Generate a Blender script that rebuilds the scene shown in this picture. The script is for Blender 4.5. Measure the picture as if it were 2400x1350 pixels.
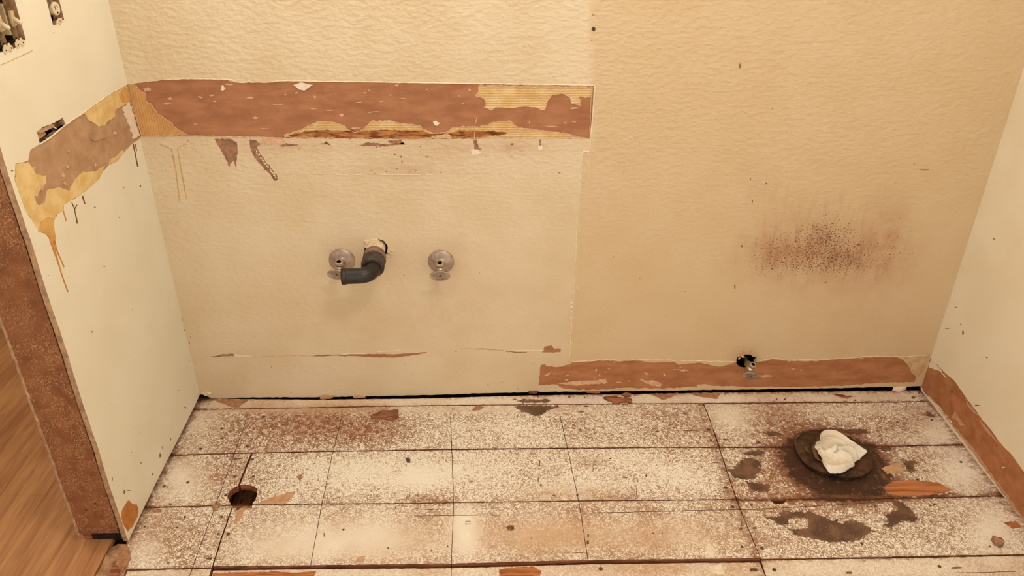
import bpy, math, random
import numpy as np
from mathutils import Vector, Matrix
from mathutils.geometry import delaunay_2d_cdt

for o in list(bpy.data.objects):
    bpy.data.objects.remove(o, do_unlink=True)
SC = bpy.context.scene
COL = SC.collection
random.seed(7)
RNG = np.random.default_rng(7)

# ------------------------------------------------------------------ camera
FPX, PITCH, YAW, ROLL = 1879.49, 0.518355, -0.0318216, 0.0070768
CAMP = np.array([0.965695, -2.166194, 1.65])
W = 2.43288            # bathroom width, left wall x=0, right wall x=W, back wall y=0
YE = -0.623            # near end of the short left wall


def _axes():
    cp, sp = math.cos(PITCH), math.sin(PITCH)
    F = np.array([0, cp, -sp]); R = np.array([1., 0, 0]); U = np.array([0, sp, cp])
    c, s = math.cos(YAW), math.sin(YAW)
    Z = np.array([[c, -s, 0], [s, c, 0], [0, 0, 1]])
    F, R, U = Z @ F, Z @ R, Z @ U
    c, s = math.cos(ROLL), math.sin(ROLL)
    return F, c * R + s * U, c * U - s * R


AF, AR, AU = _axes()
cam = bpy.data.cameras.new('camera')
camo = bpy.data.objects.new('camera', cam)
COL.objects.link(camo)
cam.sensor_width = 36
cam.lens = FPX / 2400 * 36
cam.clip_start = 0.02
m = Matrix.Identity(4)
for i in range(3):
    m[i][0], m[i][1], m[i][2], m[i][3] = AR[i], AU[i], -AF[i], CAMP[i]
camo.matrix_world = m
SC.camera = camo

# ------------------------------------------------------------------ light
SC.cycles.max_bounces = 3
SC.cycles.diffuse_bounces = 3
SC.cycles.glossy_bounces = 2
SC.cycles.transmission_bounces = 0
SC.cycles.adaptive_threshold = 0.05
SC.view_settings.view_transform = 'Standard'
SC.view_settings.look = 'None'
SC.view_settings.gamma = 1
SC.view_settings.use_curve_mapping = False
SC.view_settings.exposure = 0.77
wd = bpy.data.worlds.new('ambient_fill'); SC.world = wd; wd.use_nodes = True
bg = wd.node_tree.nodes['Background']
bg.inputs[0].default_value = (1.0, 0.98, 0.965, 1)
bg.inputs[1].default_value = 0.74  # even ambient fill added through the open front of the room


def bulb(name, loc, power, radius, colr):
    l = bpy.data.lights.new(name, 'POINT'); l.energy = power; l.shadow_soft_size = radius; l.color = colr
    o = bpy.data.objects.new(name, l); o.location = loc; COL.objects.link(o)
    return o


WARM = (1.0, 0.975, 0.945)
for i, bx_ in enumerate((0.38, 0.66, 0.94)):      # bulbs of the vanity light bar above the mirror
    bulb('vanity_bulb', (bx_, -0.16, 2.02), 1.9, 0.06, WARM)
bulb('ceiling_fill', (1.35, -1.45, 2.28), 15, 0.12, WARM)  # unseen lamp added as fill for the room
bulb('hallway_fill', (-0.75, -0.2, 2.25), 9, 0.12, WARM)  # unseen lamp added to brighten the hallway floor

# ------------------------------------------------------------------ tracing helpers


def ray(px, py):
    return AF * FPX + AR * (px - 1200) - AU * (py - 675)


def on_y(px, py, y=0.0):
    d = ray(px, py); t = (y - CAMP[1]) / d[1]; return CAMP + t * d


def on_x(px, py, x=0.0):
    d = ray(px, py); t = (x - CAMP[0]) / d[0]; return CAMP + t * d


def on_z(px, py, z=0.0):
    d = ray(px, py); t = (z - CAMP[2]) / d[2]; return CAMP + t * d


# 2D coordinates on each surface
def B2(p): q = on_y(*p); return (q[0], q[2])
def L2(p): q = on_x(*p); return (q[1], q[2])
def R2(p): q = on_x(p[0], p[1], W); return (q[1], q[2])
def F2(p): q = on_z(*p); return (q[0], q[1])


def B3(a, b, off): return np.stack([a, -off, b], -1)
def L3(a, b, off): return np.stack([off, a, b], -1)
def R3(a, b, off): return np.stack([W - off, a, b], -1)
def F3(a, b, off): return np.stack([a, b, off], -1)


PL = {'back': (B2, B3, False), 'left': (L2, L3, False), 'right': (R2, R3, True), 'floor': (F2, F3, False)}


def pix(v):
    d = np.asarray(v) - CAMP
    z = d @ AF
    return 1200 + FPX * (d @ AR) / z, 675 - FPX * (d @ AU) / z


def inside(P, poly):
    P = np.asarray(P, float); poly = np.asarray(poly, float)
    r = np.zeros(len(P), bool); n = len(poly)
    x, y = P[:, 0], P[:, 1]
    for i in range(n):
        x1, y1 = poly[i]; x2, y2 = poly[(i + 1) % n]
        if y1 == y2: continue
        c = (y1 > y) != (y2 > y)
        r ^= c & (x < (x2 - x1) * (y - y1) / (y2 - y1) + x1)
    return r


def segdist(P, poly, closed=True):
    P = np.asarray(P, float); poly = np.asarray(poly, float)
    best = np.full(len(P), 1e9); n = len(poly)
    for i in range(n if closed else n - 1):
        a = poly[i]; b = poly[(i + 1) % n]; ab = b - a
        t = np.clip(((P - a) @ ab) / max(ab @ ab, 1e-18), 0, 1)
        d = np.hypot(*(P - a - t[:, None] * ab).T)
        best = np.minimum(best, d)
    return best


def sdf(P, poly):
    d = segdist(P, poly); s = inside(P, poly)
    return np.where(s, d, -d)          # positive inside


def jag(poly, step=4.0, amp=1.5, seed=0, closed=True):
    """resample a traced outline and roughen it"""
    r = np.random.default_rng(seed + 1000)
    P = np.asarray(poly, float); out = []; n = len(P)
    for i in range(n if closed else n - 1):
        a, b = P[i], P[(i + 1) % n]; L = np.hypot(*(b - a)); k = max(1, int(L / step))
        nrm = np.array([-(b - a)[1], (b - a)[0]]) / max(L, 1e-6)
        for j in range(k):
            t = j / k
            out.append(a + (b - a) * t + nrm * (r.normal() * amp * 0.6 if j else r.normal() * amp * 0.25))
    if not closed: out.append(P[-1])
    return np.array(out)


def buffer_line(pts, w):
    P = np.asarray(pts, float); L, Rr = [], []
    for i in range(len(P)):
        t = P[min(i + 1, len(P) - 1)] - P[max(i - 1, 0)]
        nn = np.array([-t[1], t[0]]) / max(np.hypot(*t), 1e-9)
        ww = w[i] if hasattr(w, '__len__') else w
        L.append(P[i] + nn * ww / 2); Rr.append(P[i] - nn * ww / 2)
    return np.array(L + Rr[::-1])


# ------------------------------------------------------------------ object helpers
def mesh_obj(name, verts, faces, mat, parent=None, smooth=False, mats=None, fm=None):
    me = bpy.data.meshes.new(name)
    me.from_pydata([tuple(map(float, v)) for v in verts], [], [tuple(map(int, f)) for f in faces])
    for mm in (mats or [mat]): me.materials.append(mm)
    if fm is not None: me.polygons.foreach_set('material_index', np.asarray(fm, np.int32))
    if smooth: me.polygons.foreach_set('use_smooth', np.ones(len(me.polygons), bool))
    me.update()
    o = bpy.data.objects.new(name, me); COL.objects.link(o)
    if parent: o.parent = parent
    return o


def empty(name, loc=(0, 0, 0)):
    o = bpy.data.objects.new(name, None); o.location = loc; o.empty_display_size = 0.05; COL.objects.link(o); return o


def tag(o, label, cat, group=None, kind=None):
    o['label'] = label; o['category'] = cat
    if group: o['group'] = group
    if kind: o['kind'] = kind
    return o


def sheet2(name, loops, plane, off, depth, mat, parent=None, spacing=0.0, mats=None, attrs=None, relief=None, edge_mat=0, smooth=False, follow=False):
    """triangulated slab on a surface: loops[0] outline, rest holes (surface coordinates);
    face at `off`, edges run back by `depth`"""
    to3, flip = PL[plane][1], PL[plane][2]
    loops = [np.asarray(l, float) for l in loops]
    pts, edges = [], []
    for l in loops:
        s = len(pts); pts += [Vector((a, b)) for a, b in l]
        edges += [(s + i, s + (i + 1) % len(l)) for i in range(len(l))]
    if spacing:
        mn, mx = loops[0].min(0), loops[0].max(0)
        gx = np.arange(mn[0] + spacing / 2, mx[0], spacing); gy = np.arange(mn[1] + spacing / 2, mx[1], spacing)
        G = np.stack(np.meshgrid(gx, gy), -1).reshape(-1, 2)
        G += RNG.uniform(-.2, .2, G.shape) * spacing
        k = inside(G, loops[0])
        for h in loops[1:]: k &= ~inside(G, h)
        G = G[k]
        pts += [Vector(g) for g in G]
    V, E_, Fc, *_ = delaunay_2d_cdt(pts, edges, [], 0, 1e-7)
    V = np.array([(v.x, v.y) for v in V]); T = np.array(Fc, int)
    cen = V[T].mean(1)
    k = inside(cen, loops[0])
    for h in loops[1:]: k &= ~inside(cen, h)
    T = T[k]
    used = np.unique(T); re = -np.ones(len(V), int); re[used] = np.arange(len(used)); V = V[used]; T = re[T]
    a = V[T[:, 1]] - V[T[:, 0]]; b = V[T[:, 2]] - V[T[:, 0]]
    neg = a[:, 0] * b[:, 1] - a[:, 1] * b[:, 0] < 0
    T[neg] = T[neg][:, ::-1]
    offs = np.full(len(V), float(off))
    if relief is not None: offs = offs + relief(V)
    top = to3(V[:, 0], V[:, 1], offs)
    # boundary
    de = np.concatenate([T[:, [0, 1]], T[:, [1, 2]], T[:, [2, 0]]])
    key = {}
    for i, j in de:
        kk = (min(i, j), max(i, j)); key[kk] = None if kk in key else (i, j)
    bd = [e for e in key.values() if e is not None]
    bi = sorted({i for e in bd for i in e}); mp = {i: len(V) + n for n, i in enumerate(bi)}
    low = to3(V[bi, 0], V[bi, 1], offs[bi] - depth if follow else np.full(len(bi), off - depth))
    faces = [tuple(t) for t in T]; fm = [0] * len(faces)
    for i, j in bd:
        faces.append((j, i, mp[i], mp[j])); fm.append(edge_mat)
    if flip: faces = [f[::-1] for f in faces]
    o = mesh_obj(name, np.concatenate([top, low]), faces, mat, parent, mats=mats, fm=fm)
    if smooth:
        o.data.polygons.foreach_set('use_smooth', np.array([len(f) == 3 for f in faces]))
    if attrs:
        allv = np.concatenate([top, low])
        for an, fn in attrs.items():
            at = o.data.attributes.new(an, 'FLOAT', 'POINT')
            at.data.foreach_set('value', np.asarray(fn(allv), np.float32))
    return o


def patch(name, plane, poly, off, depth, mat, parent, step=4, amp=1.2, seed=0, spacing=0.0, holes=(), relief=None, attrs=None):
    cv = PL[plane][0]
    lp = [[cv(p) for p in jag(poly, step, amp, seed)]] + [[cv(p) for p in jag(h, step, amp, seed + 5)] for h in holes]
    return sheet2(name, lp, plane, off, depth, mat, parent, spacing, relief=relief, attrs=attrs)


def frame(d):
    d = Vector(d).normalized(); u = Vector((0, 0, 1)) if abs(d.z) < .9 else Vector((1, 0, 0))
    a = d.cross(u).normalized(); return d, a, d.cross(a).normalized()


def lathe(prof, o=(0, 0, 0), d=(0, 0, 1), seg=32, sx=1.0, sy=1.0, ax=None, warp=None):
    """prof [(r,h)] spun about axis d through o"""
    d, a, b = frame(d)
    if ax is not None:
        a = Vector(ax); a = (a - d * a.dot(d)).normalized(); b = d.cross(a)
    v, f = [], []; o = Vector(o)
    for j, (r, h) in enumerate(prof):
        for i in range(seg):
            t = 2 * math.pi * i / seg; rr = r * (warp(t, j) if warp else 1)
            v.append(o + d * h + a * (rr * math.cos(t) * sx) + b * (rr * math.sin(t) * sy))
    for j in range(len(prof) - 1):
        for i in range(seg):
            k = (i + 1) % seg; f.append((j * seg + i, j * seg + k, (j + 1) * seg + k, (j + 1) * seg + i))
    return v, f


def tube(path, rad, seg=16, cap=True):
    P = [Vector(p) for p in path]; v, f = [], []
    d, a, b = frame(P[1] - P[0])
    for i, p in enumerate(P):
        t = (P[min(i + 1, len(P) - 1)] - P[max(i - 1, 0)]).normalized()
        a = (a - t * a.dot(t)).normalized(); b = t.cross(a)
        r = rad[i] if hasattr(rad, '__len__') else rad
        for k in range(seg):
            q = 2 * math.pi * k / seg; v.append(p + a * (r * math.cos(q)) + b * (r * math.sin(q)))
    for i in range(len(P) - 1):
        for k in range(seg):
            n = (k + 1) % seg; f.append((i * seg + k, i * seg + n, (i + 1) * seg + n, (i + 1) * seg + k))
    if cap:
        f.append(tuple(range(seg - 1, -1, -1))); f.append(tuple((len(P) - 1) * seg + k for k in range(seg)))
    return v, f


def box(c, s, rot=None):
    c = Vector(c); v = []
    for x in (-.5, .5):
        for y in (-.5, .5):
            for z in (-.5, .5):
                q = Vector((x * s[0], y * s[1], z * s[2]))
                if rot is not None: q = rot @ q
                v.append(c + q)
    return v, [(0, 1, 3, 2), (4, 6, 7, 5), (0, 4, 5, 1), (2, 3, 7, 6), (0, 2, 6, 4), (1, 5, 7, 3)]


def join(*vf):
    V, Fc = [], []
    for v, f in vf:
        s = len(V); V += list(v); Fc += [tuple(i + s for i in q) for q in f]
    return V, Fc


def bevel(o, w=0.001, seg=2):
    md = o.modifiers.new('bevel', 'BEVEL'); md.width = w; md.segments = seg; md.limit_method = 'ANGLE'; return o


# ------------------------------------------------------------------ materials
def s2l(*c):
    return tuple(((x / 255) / 12.92 if x / 255 <= .04045 else (((x / 255) + .055) / 1.055) ** 2.4) for x in c) + (1,)


class M:
    def __init__(s, name, rough=.8, metal=0.0, spec=.3):
        s.m = bpy.data.materials.new(name); s.m.use_nodes = True; s.t = s.m.node_tree
        s.b = s.t.nodes['Principled BSDF']
        s.b.inputs['Roughness'].default_value = rough; s.b.inputs['Metallic'].default_value = metal
        s.b.inputs['Specular IOR Level'].default_value = spec
        s.co = s.t.nodes.new('ShaderNodeTexCoord').outputs['Object']

    def put(s, sock, v):
        if isinstance(v, bpy.types.NodeSocket): s.t.links.new(v, sock)
        elif v is not None: sock.default_value = v

    def scale(s, v, sc):
        n = s.t.nodes.new('ShaderNodeVectorMath'); n.operation = 'MULTIPLY'
        s.put(n.inputs[0], v); n.inputs[1].default_value = sc; return n.outputs[0]

    def noise(s, sc, detail=3, rough=.55, dist=0, vec=None, out=0):
        n = s.t.nodes.new('ShaderNodeTexNoise'); s.put(n.inputs['Vector'], vec or s.co)
        n.inputs['Scale'].default_value = sc; n.inputs['Detail'].default_value = detail
        n.inputs['Roughness'].default_value = rough; n.inputs['Distortion'].default_value = dist
        return n.outputs[out]

    def voro(s, sc, feat='F1', vec=None, rnd=1.0):
        n = s.t.nodes.new('ShaderNodeTexVoronoi'); n.feature = feat; s.put(n.inputs['Vector'], vec or s.co)
        n.inputs['Scale'].default_value = sc; n.inputs['Randomness'].default_value = rnd; return n.outputs['Distance']

    def wave(s, sc, direction='Z', dist=1.0, dsc=2.0, vec=None, prof='SIN'):
        n = s.t.nodes.new('ShaderNodeTexWave'); s.put(n.inputs['Vector'], vec or s.co); n.bands_direction = direction
        n.wave_profile = prof
        n.inputs['Scale'].default_value = sc; n.inputs['Distortion'].default_value = dist; n.inputs['Detail'].default_value = 2
        n.inputs['Detail Scale'].default_value = dsc; return n.outputs['Fac']

    def attr(s, name):
        n = s.t.nodes.new('ShaderNodeAttribute'); n.attribute_name = name; return n.outputs['Fac']

    def op(s, o, a, b=None, c=None, clamp=False):
        n = s.t.nodes.new('ShaderNodeMath'); n.operation = o; n.use_clamp = clamp
        s.put(n.inputs[0], a); s.put(n.inputs[1], b); s.put(n.inputs[2], c); return n.outputs[0]

    def map(s, v, a, b, c=0.0, d=1.0):
        n = s.t.nodes.new('ShaderNodeMapRange'); n.interpolation_type = 'SMOOTHSTEP'
        s.put(n.inputs[0], v)
        for i, x in zip((1, 2, 3, 4), (a, b, c, d)): s.put(n.inputs[i], x)
        return n.outputs[0]

    def mix(s, f, a, b, mode='MIX'):
        n = s.t.nodes.new('ShaderNodeMix'); n.data_type = 'RGBA'; n.blend_type = mode
        s.put(n.inputs[0], f); s.put(n.inputs[6], a); s.put(n.inputs[7], b); return n.outputs[2]

    def bump(s, h, strength=.3, dist=.002, prev=None):
        n = s.t.nodes.new('ShaderNodeBump'); n.inputs['Strength'].default_value = strength
        n.inputs['Distance'].default_value = dist; s.put(n.inputs['Height'], h)
        if prev: s.t.links.new(prev, n.inputs['Normal'])
        return n.outputs[0]

    def done(s, color, normal=None, rough=None):
        s.put(s.b.inputs['Base Color'], color)
        if normal: s.t.links.new(normal, s.b.inputs['Normal'])
        if rough is not None: s.put(s.b.inputs['Roughness'], rough)
        return s.m


def simple(name, c, rough=.7, metal=0, var=.12, sc=60, bump=0, bsc=200, spec=.3):
    k = M(name, rough, metal, spec)
    c = s2l(*c); n = k.noise(sc, 4, .6)
    d = tuple(x * (1 - 2 * var) for x in c[:3]) + (1,); e = tuple(min(1, x * (1 + var)) for x in c[:3]) + (1,)
    colr = k.mix(k.map(n, .3, .7), d, e)
    return k.done(colr, k.bump(k.noise(bsc, 3), bump, .001) if bump else None)


PAINT = (231, 211, 178)


def wall_paint(name, mould=False, lo=(219, 194, 155), hi=(226, 204, 169), bs=.48):
    k = M(name, .62, spec=.25)
    n = k.noise(4.5, 2, .6)
    c = k.mix(k.map(n, .3, .7), s2l(*lo), s2l(*hi))
    if mould:
        # second, slightly darker coat right of the vanity; dirt, soap film, mould and painted corner bounce
        c = k.mix(k.op('MULTIPLY', k.attr('coat'), .55, clamp=True), c, s2l(211, 177, 131))
        sm = k.op('MULTIPLY', k.attr('smudge_bounce'), k.map(k.noise(14, 3, .65), .25, .7, .35, 1.0), clamp=True)
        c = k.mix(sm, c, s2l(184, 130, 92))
        st = k.noise(60, 2, .6, 0, k.scale(k.co, (1.0, 1, .18)))
        c = k.mix(k.op('MULTIPLY', k.attr('mould'), k.map(st, .45, .75, 0, .5)), c, s2l(140, 92, 64))
        thr = k.op('SUBTRACT', .73, k.op('MULTIPLY', k.attr('mould'), .20))
        sp = k.map(k.noise(210, 2, .6, .6), thr, k.op('ADD', thr, .035))
        sp = k.op('MULTIPLY', sp, k.map(k.attr('mould'), .04, .3))
        c = k.mix(k.op('MULTIPLY', sp, .8), c, s2l(78, 46, 32))
    orange = k.noise(64, 1.6, .5, .15, k.scale(k.co, (.72, .72, 1.25)))
    h = k.map(orange, .3, .75)
    if mould: h = k.op('MULTIPLY', h, k.attr('grit'))
    nb = k.bump(h, bs, .0026)
    nb = k.bump(k.noise(9, 1), .35, .006, nb)
    return k.done(c, nb, .6)


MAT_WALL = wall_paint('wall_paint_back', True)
MAT_WALLL = wall_paint('wall_paint_left_lit', lo=(234, 224, 197), hi=(239, 230, 206), bs=.12)  # same paint as the back wall, its brighter light put into the colour
MAT_WALLP = wall_paint('wall_paint', lo=(238, 223, 192), hi=(243, 230, 202), bs=.14)  # lighter copy of the back paint, side light put into the colour


def kraft(name, a, b):
    k = M(name, .9, spec=.1)
    n = k.noise(22, 5, .6, .2, k.scale(k.co, (.5, 1, 1.4)))
    c = k.mix(k.map(n, .3, .72), s2l(*a), s2l(*b))
    fib = k.noise(260, 3, .6, 0, k.scale(k.co, (.35, 1, 1)))
    c = k.mix(k.map(fib, .64, .74, 0, .35), c, s2l(205, 150, 112))
    return k.done(c, k.bump(k.noise(120, 4, .6), .5, .0012))


MAT_KRAFT = kraft('kraft_paper', (160, 108, 76), (184, 128, 92))
MAT_KRAFT_L = kraft('kraft_paper_grey', (176, 138, 104), (196, 158, 122))
MAT_SCAR = kraft('baseboard_scar', (166, 108, 70), (190, 130, 90))


def glue(name, direction, sc=50, ridge=1.0, lo=(214, 170, 104), hi=(230, 200, 146)):
    k = M(name, .6, spec=.3)
    n = k.noise(24, 4, .6)
    w = k.wave(sc, direction, 2.2, 2.0)
    c = k.mix(k.map(n, .3, .7), s2l(*lo), s2l(*hi))
    msk = k.map(k.noise(14, 3, .6), .3, .62, .15, 1.0)
    c = k.mix(k.op('MULTIPLY', k.op('MULTIPLY', k.map(w, .4, .05), msk), .5 * ridge), c, s2l(178, 122, 66))
    c = k.mix(k.map(k.noise(150, 3, .6), .62, .72, 0, .4), c, s2l(236, 210, 168))
    return k.done(c, k.bump(w, .5 * ridge + .1, .0016))


MAT_GLUE_H = glue('combed_glue', 'Z', 46)
MAT_GLUE_V = glue('combed_glue_upright', 'X', 46, .55, (202, 148, 86), (216, 166, 104))
MAT_GLUE_S = glue('smeared_glue', 'Z', 12, .1, (220, 182, 112), (236, 208, 150))
MAT_DRIP = simple('amber_glue', (208, 146, 66), .3, spec=.5, var=.2, sc=90)
MAT_AMBER = glue('amber_smear', 'Z', 12, .1, (208, 150, 78), (224, 178, 106))
MAT_DRIPD = simple('dark_drip', (128, 80, 42), .4)
MAT_DRIPY = simple('yellow_drip', (208, 172, 112), .4)
def rust():
    k = M('rusty_glue', .85, spec=.15)
    n = k.noise(60, 5, .65, .3, k.scale(k.co, (.35, 1, 1.6)))
    c = k.mix(k.map(n, .36, .6), s2l(104, 50, 30), s2l(196, 134, 76))
    c = k.mix(k.map(k.noise(22, 3), .45, .65, 0, .6), c, s2l(132, 68, 40))
    return k.done(c, k.bump(n, .6, .0016))


MAT_RUST = rust()
MAT_FLAKE = simple('paint_flake', (240, 222, 196), .7, var=.05)
MAT_FIBRE = simple('torn_paper_fibre', (222, 178, 142), .9, var=.1)
MAT_CAULK = simple('caulk', (238, 216, 180), .5, var=.06)
MAT_PLASTER = simple('plaster_crumb', (236, 214, 178), .95, var=.1, sc=150, bump=.8)
MAT_GOUGE = simple('gouged_paper', (166, 122, 92), .95, var=.2, sc=50, bump=.8)
MAT_SCUFFW = simple('wall_scuff', (156, 116, 84), .9, var=.25, sc=150)
MAT_SCUFF = simple('scuff', (132, 98, 70), .9, var=.3, sc=150)
MAT_DARK = simple('cavity_dark', (44, 30, 24), 1.0, var=.3)
MAT_CHROME = simple('dull_chrome', (196, 176, 152), .3, .9, var=.12, sc=60, bump=.05, bsc=160)
MAT_CHROMEH = simple('painted_chrome', (190, 166, 146), .45, .5, var=.2, sc=34, bump=.05)
MAT_BORE = simple('valve_bore', (26, 18, 14), .9)
MAT_ABS = simple('black_pipe', (42, 33, 27), .42, var=.3, sc=40, bump=.08, spec=.5)
MAT_NUT = simple('slip_nut', (70, 56, 46), .5, var=.25, sc=60, spec=.5)
MAT_GREY = simple('grey_coupling', (146, 118, 98), .55, var=.15)
MAT_PVC = simple('white_pipe', (232, 204, 172), .6, var=.12, sc=90)
MAT_STEEL = simple('old_steel', (142, 116, 88), .5, .7, var=.3)
MAT_SWITCH = simple('ivory_plastic', (206, 176, 132), .45, var=.1, spec=.5)
MAT_EAR = simple('painted_ear', (228, 206, 170), .6, var=.05)
MAT_NAIL = simple('nail_head', (120, 92, 70), .6, .4, var=.35, sc=300)
MAT_GRIME = simple('caked_grime', (58, 40, 28), .8, var=.4, sc=40, bump=.8, bsc=120)
MAT_CAST = simple('flange_dirt', (80, 55, 36), .7, var=.45, sc=20, bump=.5, bsc=90, spec=.25)
MAT_WAX = simple('old_wax', (128, 92, 56), .5, var=.3, sc=40, bump=.5, bsc=80)
MAT_PATCHW = simple('smeared_paint', (214, 176, 130), .7, var=.1, sc=40)
MAT_STRIP = simple('worn_threshold', (176, 134, 98), .85, var=.28, sc=24, bump=.8, bsc=70)


def rag_mat():
    k = M('white_rag', .95, spec=.1)
    n = k.noise(16, 4)
    c = k.mix(k.map(n, .35, .75), s2l(242, 232, 214), s2l(228, 212, 188))
    return k.done(c, k.bump(k.noise(330, 2), .25, .0008))


MAT_RAG = rag_mat()


def wood(name, a, b, axis, sc=7, contrast=1.0, rough=.6, spec=.3, bump=.2):
    k = M(name, rough, spec=spec)
    st = {'X': (.12, 1, 1), 'Y': (1, .12, 1), 'Z': (1, 1, .12)}[axis]
    v = k.scale(k.co, st)
    n = k.noise(sc * 8, 5, .6, .6, v); r = k.noise(sc * 1.6, 3, .5, 1.5, v)
    ring = k.op('FRACT', k.op('MULTIPLY', r, 7.0)); ring = k.map(ring, 0, .9)
    f = k.op('ADD', k.op('MULTIPLY', n, .6), k.op('MULTIPLY', ring, .4))
    c = k.mix(k.map(f, .5 - .3 / contrast, .5 + .3 / contrast), s2l(*a), s2l(*b))
    return k.done(c, k.bump(n, bump, .001))


def oak():
    k = M('hall_oak', .42, spec=.4)
    v = k.scale(k.co, (1, .07, 1))
    n = k.noise(60, 5, .65, .5, v); w2 = k.noise(14, 3, .5, .8, k.scale(k.co, (1, .16, 1)))
    c = k.mix(k.map(k.op('ADD', k.op('MULTIPLY', n, .55), k.op('MULTIPLY', w2, .45)), .36, .64), s2l(160, 104, 66), s2l(198, 142, 92))
    return k.done(c, k.bump(n, .12, .0008))


MAT_HALL = oak()
MAT_ORANGE = simple('scraped_orange', (200, 128, 62), .7, var=.12, sc=30)
MAT_RAW = wood('raw_wood', (156, 92, 54), (200, 132, 86), 'X', 9, 1, .85, .1, .6)
MAT_RAWY = wood('raw_wood_dim', (150, 92, 60), (196, 134, 94), 'Y', 9, 1, .85, .1, .5)
MAT_EDGE = wood('board_edge', (120, 72, 48), (170, 108, 76), 'X', 9, 1, .9, .1, .5)
MAT_CHIP = wood('red_chip', (124, 80, 56), (160, 112, 84), 'X', 12, 1, .85, .1, .5)
MAT_BARE = simple('bare_wood_flake', (178, 130, 96), .9, var=.16, sc=50, bump=.4)
MAT_TANFL = simple('tan_scrape', (206, 160, 122), .85, var=.08, sc=60)


def jamb_mat():
    k = M('jamb_brown', .7, spec=.2)
    n = k.noise(18, 4, .6)
    c = k.mix(k.map(n, .3, .7), s2l(124, 76, 45), s2l(146, 92, 56))
    z = k.noise(3.2, 2)
    sp = k.noise(185, 2, .5, .7, k.scale(k.co, (1, 1, .7)))
    band = k.map(k.op('ABSOLUTE', k.op('SUBTRACT', sp, .5)), .035, .012)
    c = k.mix(k.op('MULTIPLY', k.op('MULTIPLY', band, k.map(k.noise(30, 3), .34, .54)), k.map(z, .3, .55, .45, .85)), c, s2l(200, 150, 106))
    return k.done(c, k.bump(sp, .3, .001))


MAT_JAMB = jamb_mat()
MAT_JEDGE = simple('drywall_edge', (182, 142, 106), .95, var=.16, sc=60, bump=.6)


def floor_mat():
    k = M('glue_worn_boards', .68, spec=.22)
    base, speck = k.attr('base'), k.attr('speck')
    n1 = k.noise(112, 2.0, .5, 1.0)
    n2 = k.noise(55, 3, .6, .8)
    big = k.noise(7, 2, .6)
    lev = k.op('ADD', base, k.op('MULTIPLY', k.op('SUBTRACT', big, .5), .55), clamp=True)
    rid = k.op('ABSOLUTE', k.op('SUBTRACT', n1, .5))
    wid = k.op('ADD', -.010, k.op('MULTIPLY', lev, .15))
    pat = k.map(rid, wid, k.op('ADD', wid, .05), 1.0, 0.0)             # glue squiggles: thin where pale, merging where worn
    cream, tan, brown = s2l(250, 240, 222), s2l(208, 166, 124), s2l(146, 98, 68)
    dark = k.mix(k.map(lev, .1, .8), s2l(168, 132, 100), brown)
    smooth = k.mix(k.map(lev, 0, .75), cream, tan)
    lite = k.mix(k.map(lev, .35, 1.0, 0, .6), cream, s2l(232, 200, 162))
    pat = k.op('MULTIPLY', pat, k.map(n2, .28, .6, .45, 1.0))
    c = k.mix(pat, lite, dark)
    c = k.mix(speck, smooth, c)
    c = k.mix(k.op('MULTIPLY', k.op('SUBTRACT', 1.0, speck), k.map(n2, .6, .68, 0, .6)), c, cream)
    grain = k.noise(60, 2, .6, 0, k.scale(k.co, (.08, 1, 1)))
    c = k.mix(k.map(grain, .64, .8, 0, .22), c, s2l(150, 104, 70))
    # rust-red tint
    c = k.mix(k.op('MULTIPLY', k.attr('red'), k.map(n2, .3, .7, .3, 1)), c, s2l(150, 86, 56))
    # soaked-in dirt, patchy, plus the flange's painted front shadow
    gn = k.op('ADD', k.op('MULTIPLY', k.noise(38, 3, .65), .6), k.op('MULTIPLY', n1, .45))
    gs = k.op('ADD', k.attr('grime_shade'), k.op('MULTIPLY', k.op('SUBTRACT', gn, .52), 1.7))
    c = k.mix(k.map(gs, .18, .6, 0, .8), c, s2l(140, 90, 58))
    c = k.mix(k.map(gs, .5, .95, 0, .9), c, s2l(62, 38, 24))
    # black-brown peeled stains with ragged outline
    rg = k.op('MULTIPLY', k.op('SUBTRACT', k.noise(95, 4, .75, .8, k.scale(k.co, (.7, 1.2, 1))), .5), .042)
    s_ = k.map(k.op('ADD', k.attr('stain'), rg), -.0006, .0012)
    sc_ = k.mix(k.map(k.noise(20, 2), .35, .65), s2l(88, 60, 43), s2l(122, 86, 60))
    c = k.mix(k.op('MULTIPLY', s_, .95), c, sc_)
    h = k.noise(112, 1.0, .5, 1.0)
    return k.done(c, k.bump(h, .35, .0015), k.op('ADD', .55, k.op('MULTIPLY', lev, .3)))


MAT_FLOOR = floor_mat()
# ================================================================== the setting
def gauss(px, py, blobs, start):
    r = np.full(len(px), float(start))
    for cx, cy, rx, ry, v in blobs:
        r += v * np.exp(-((px - cx) / rx) ** 2 - ((py - cy) / ry) ** 2)
    return r


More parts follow.
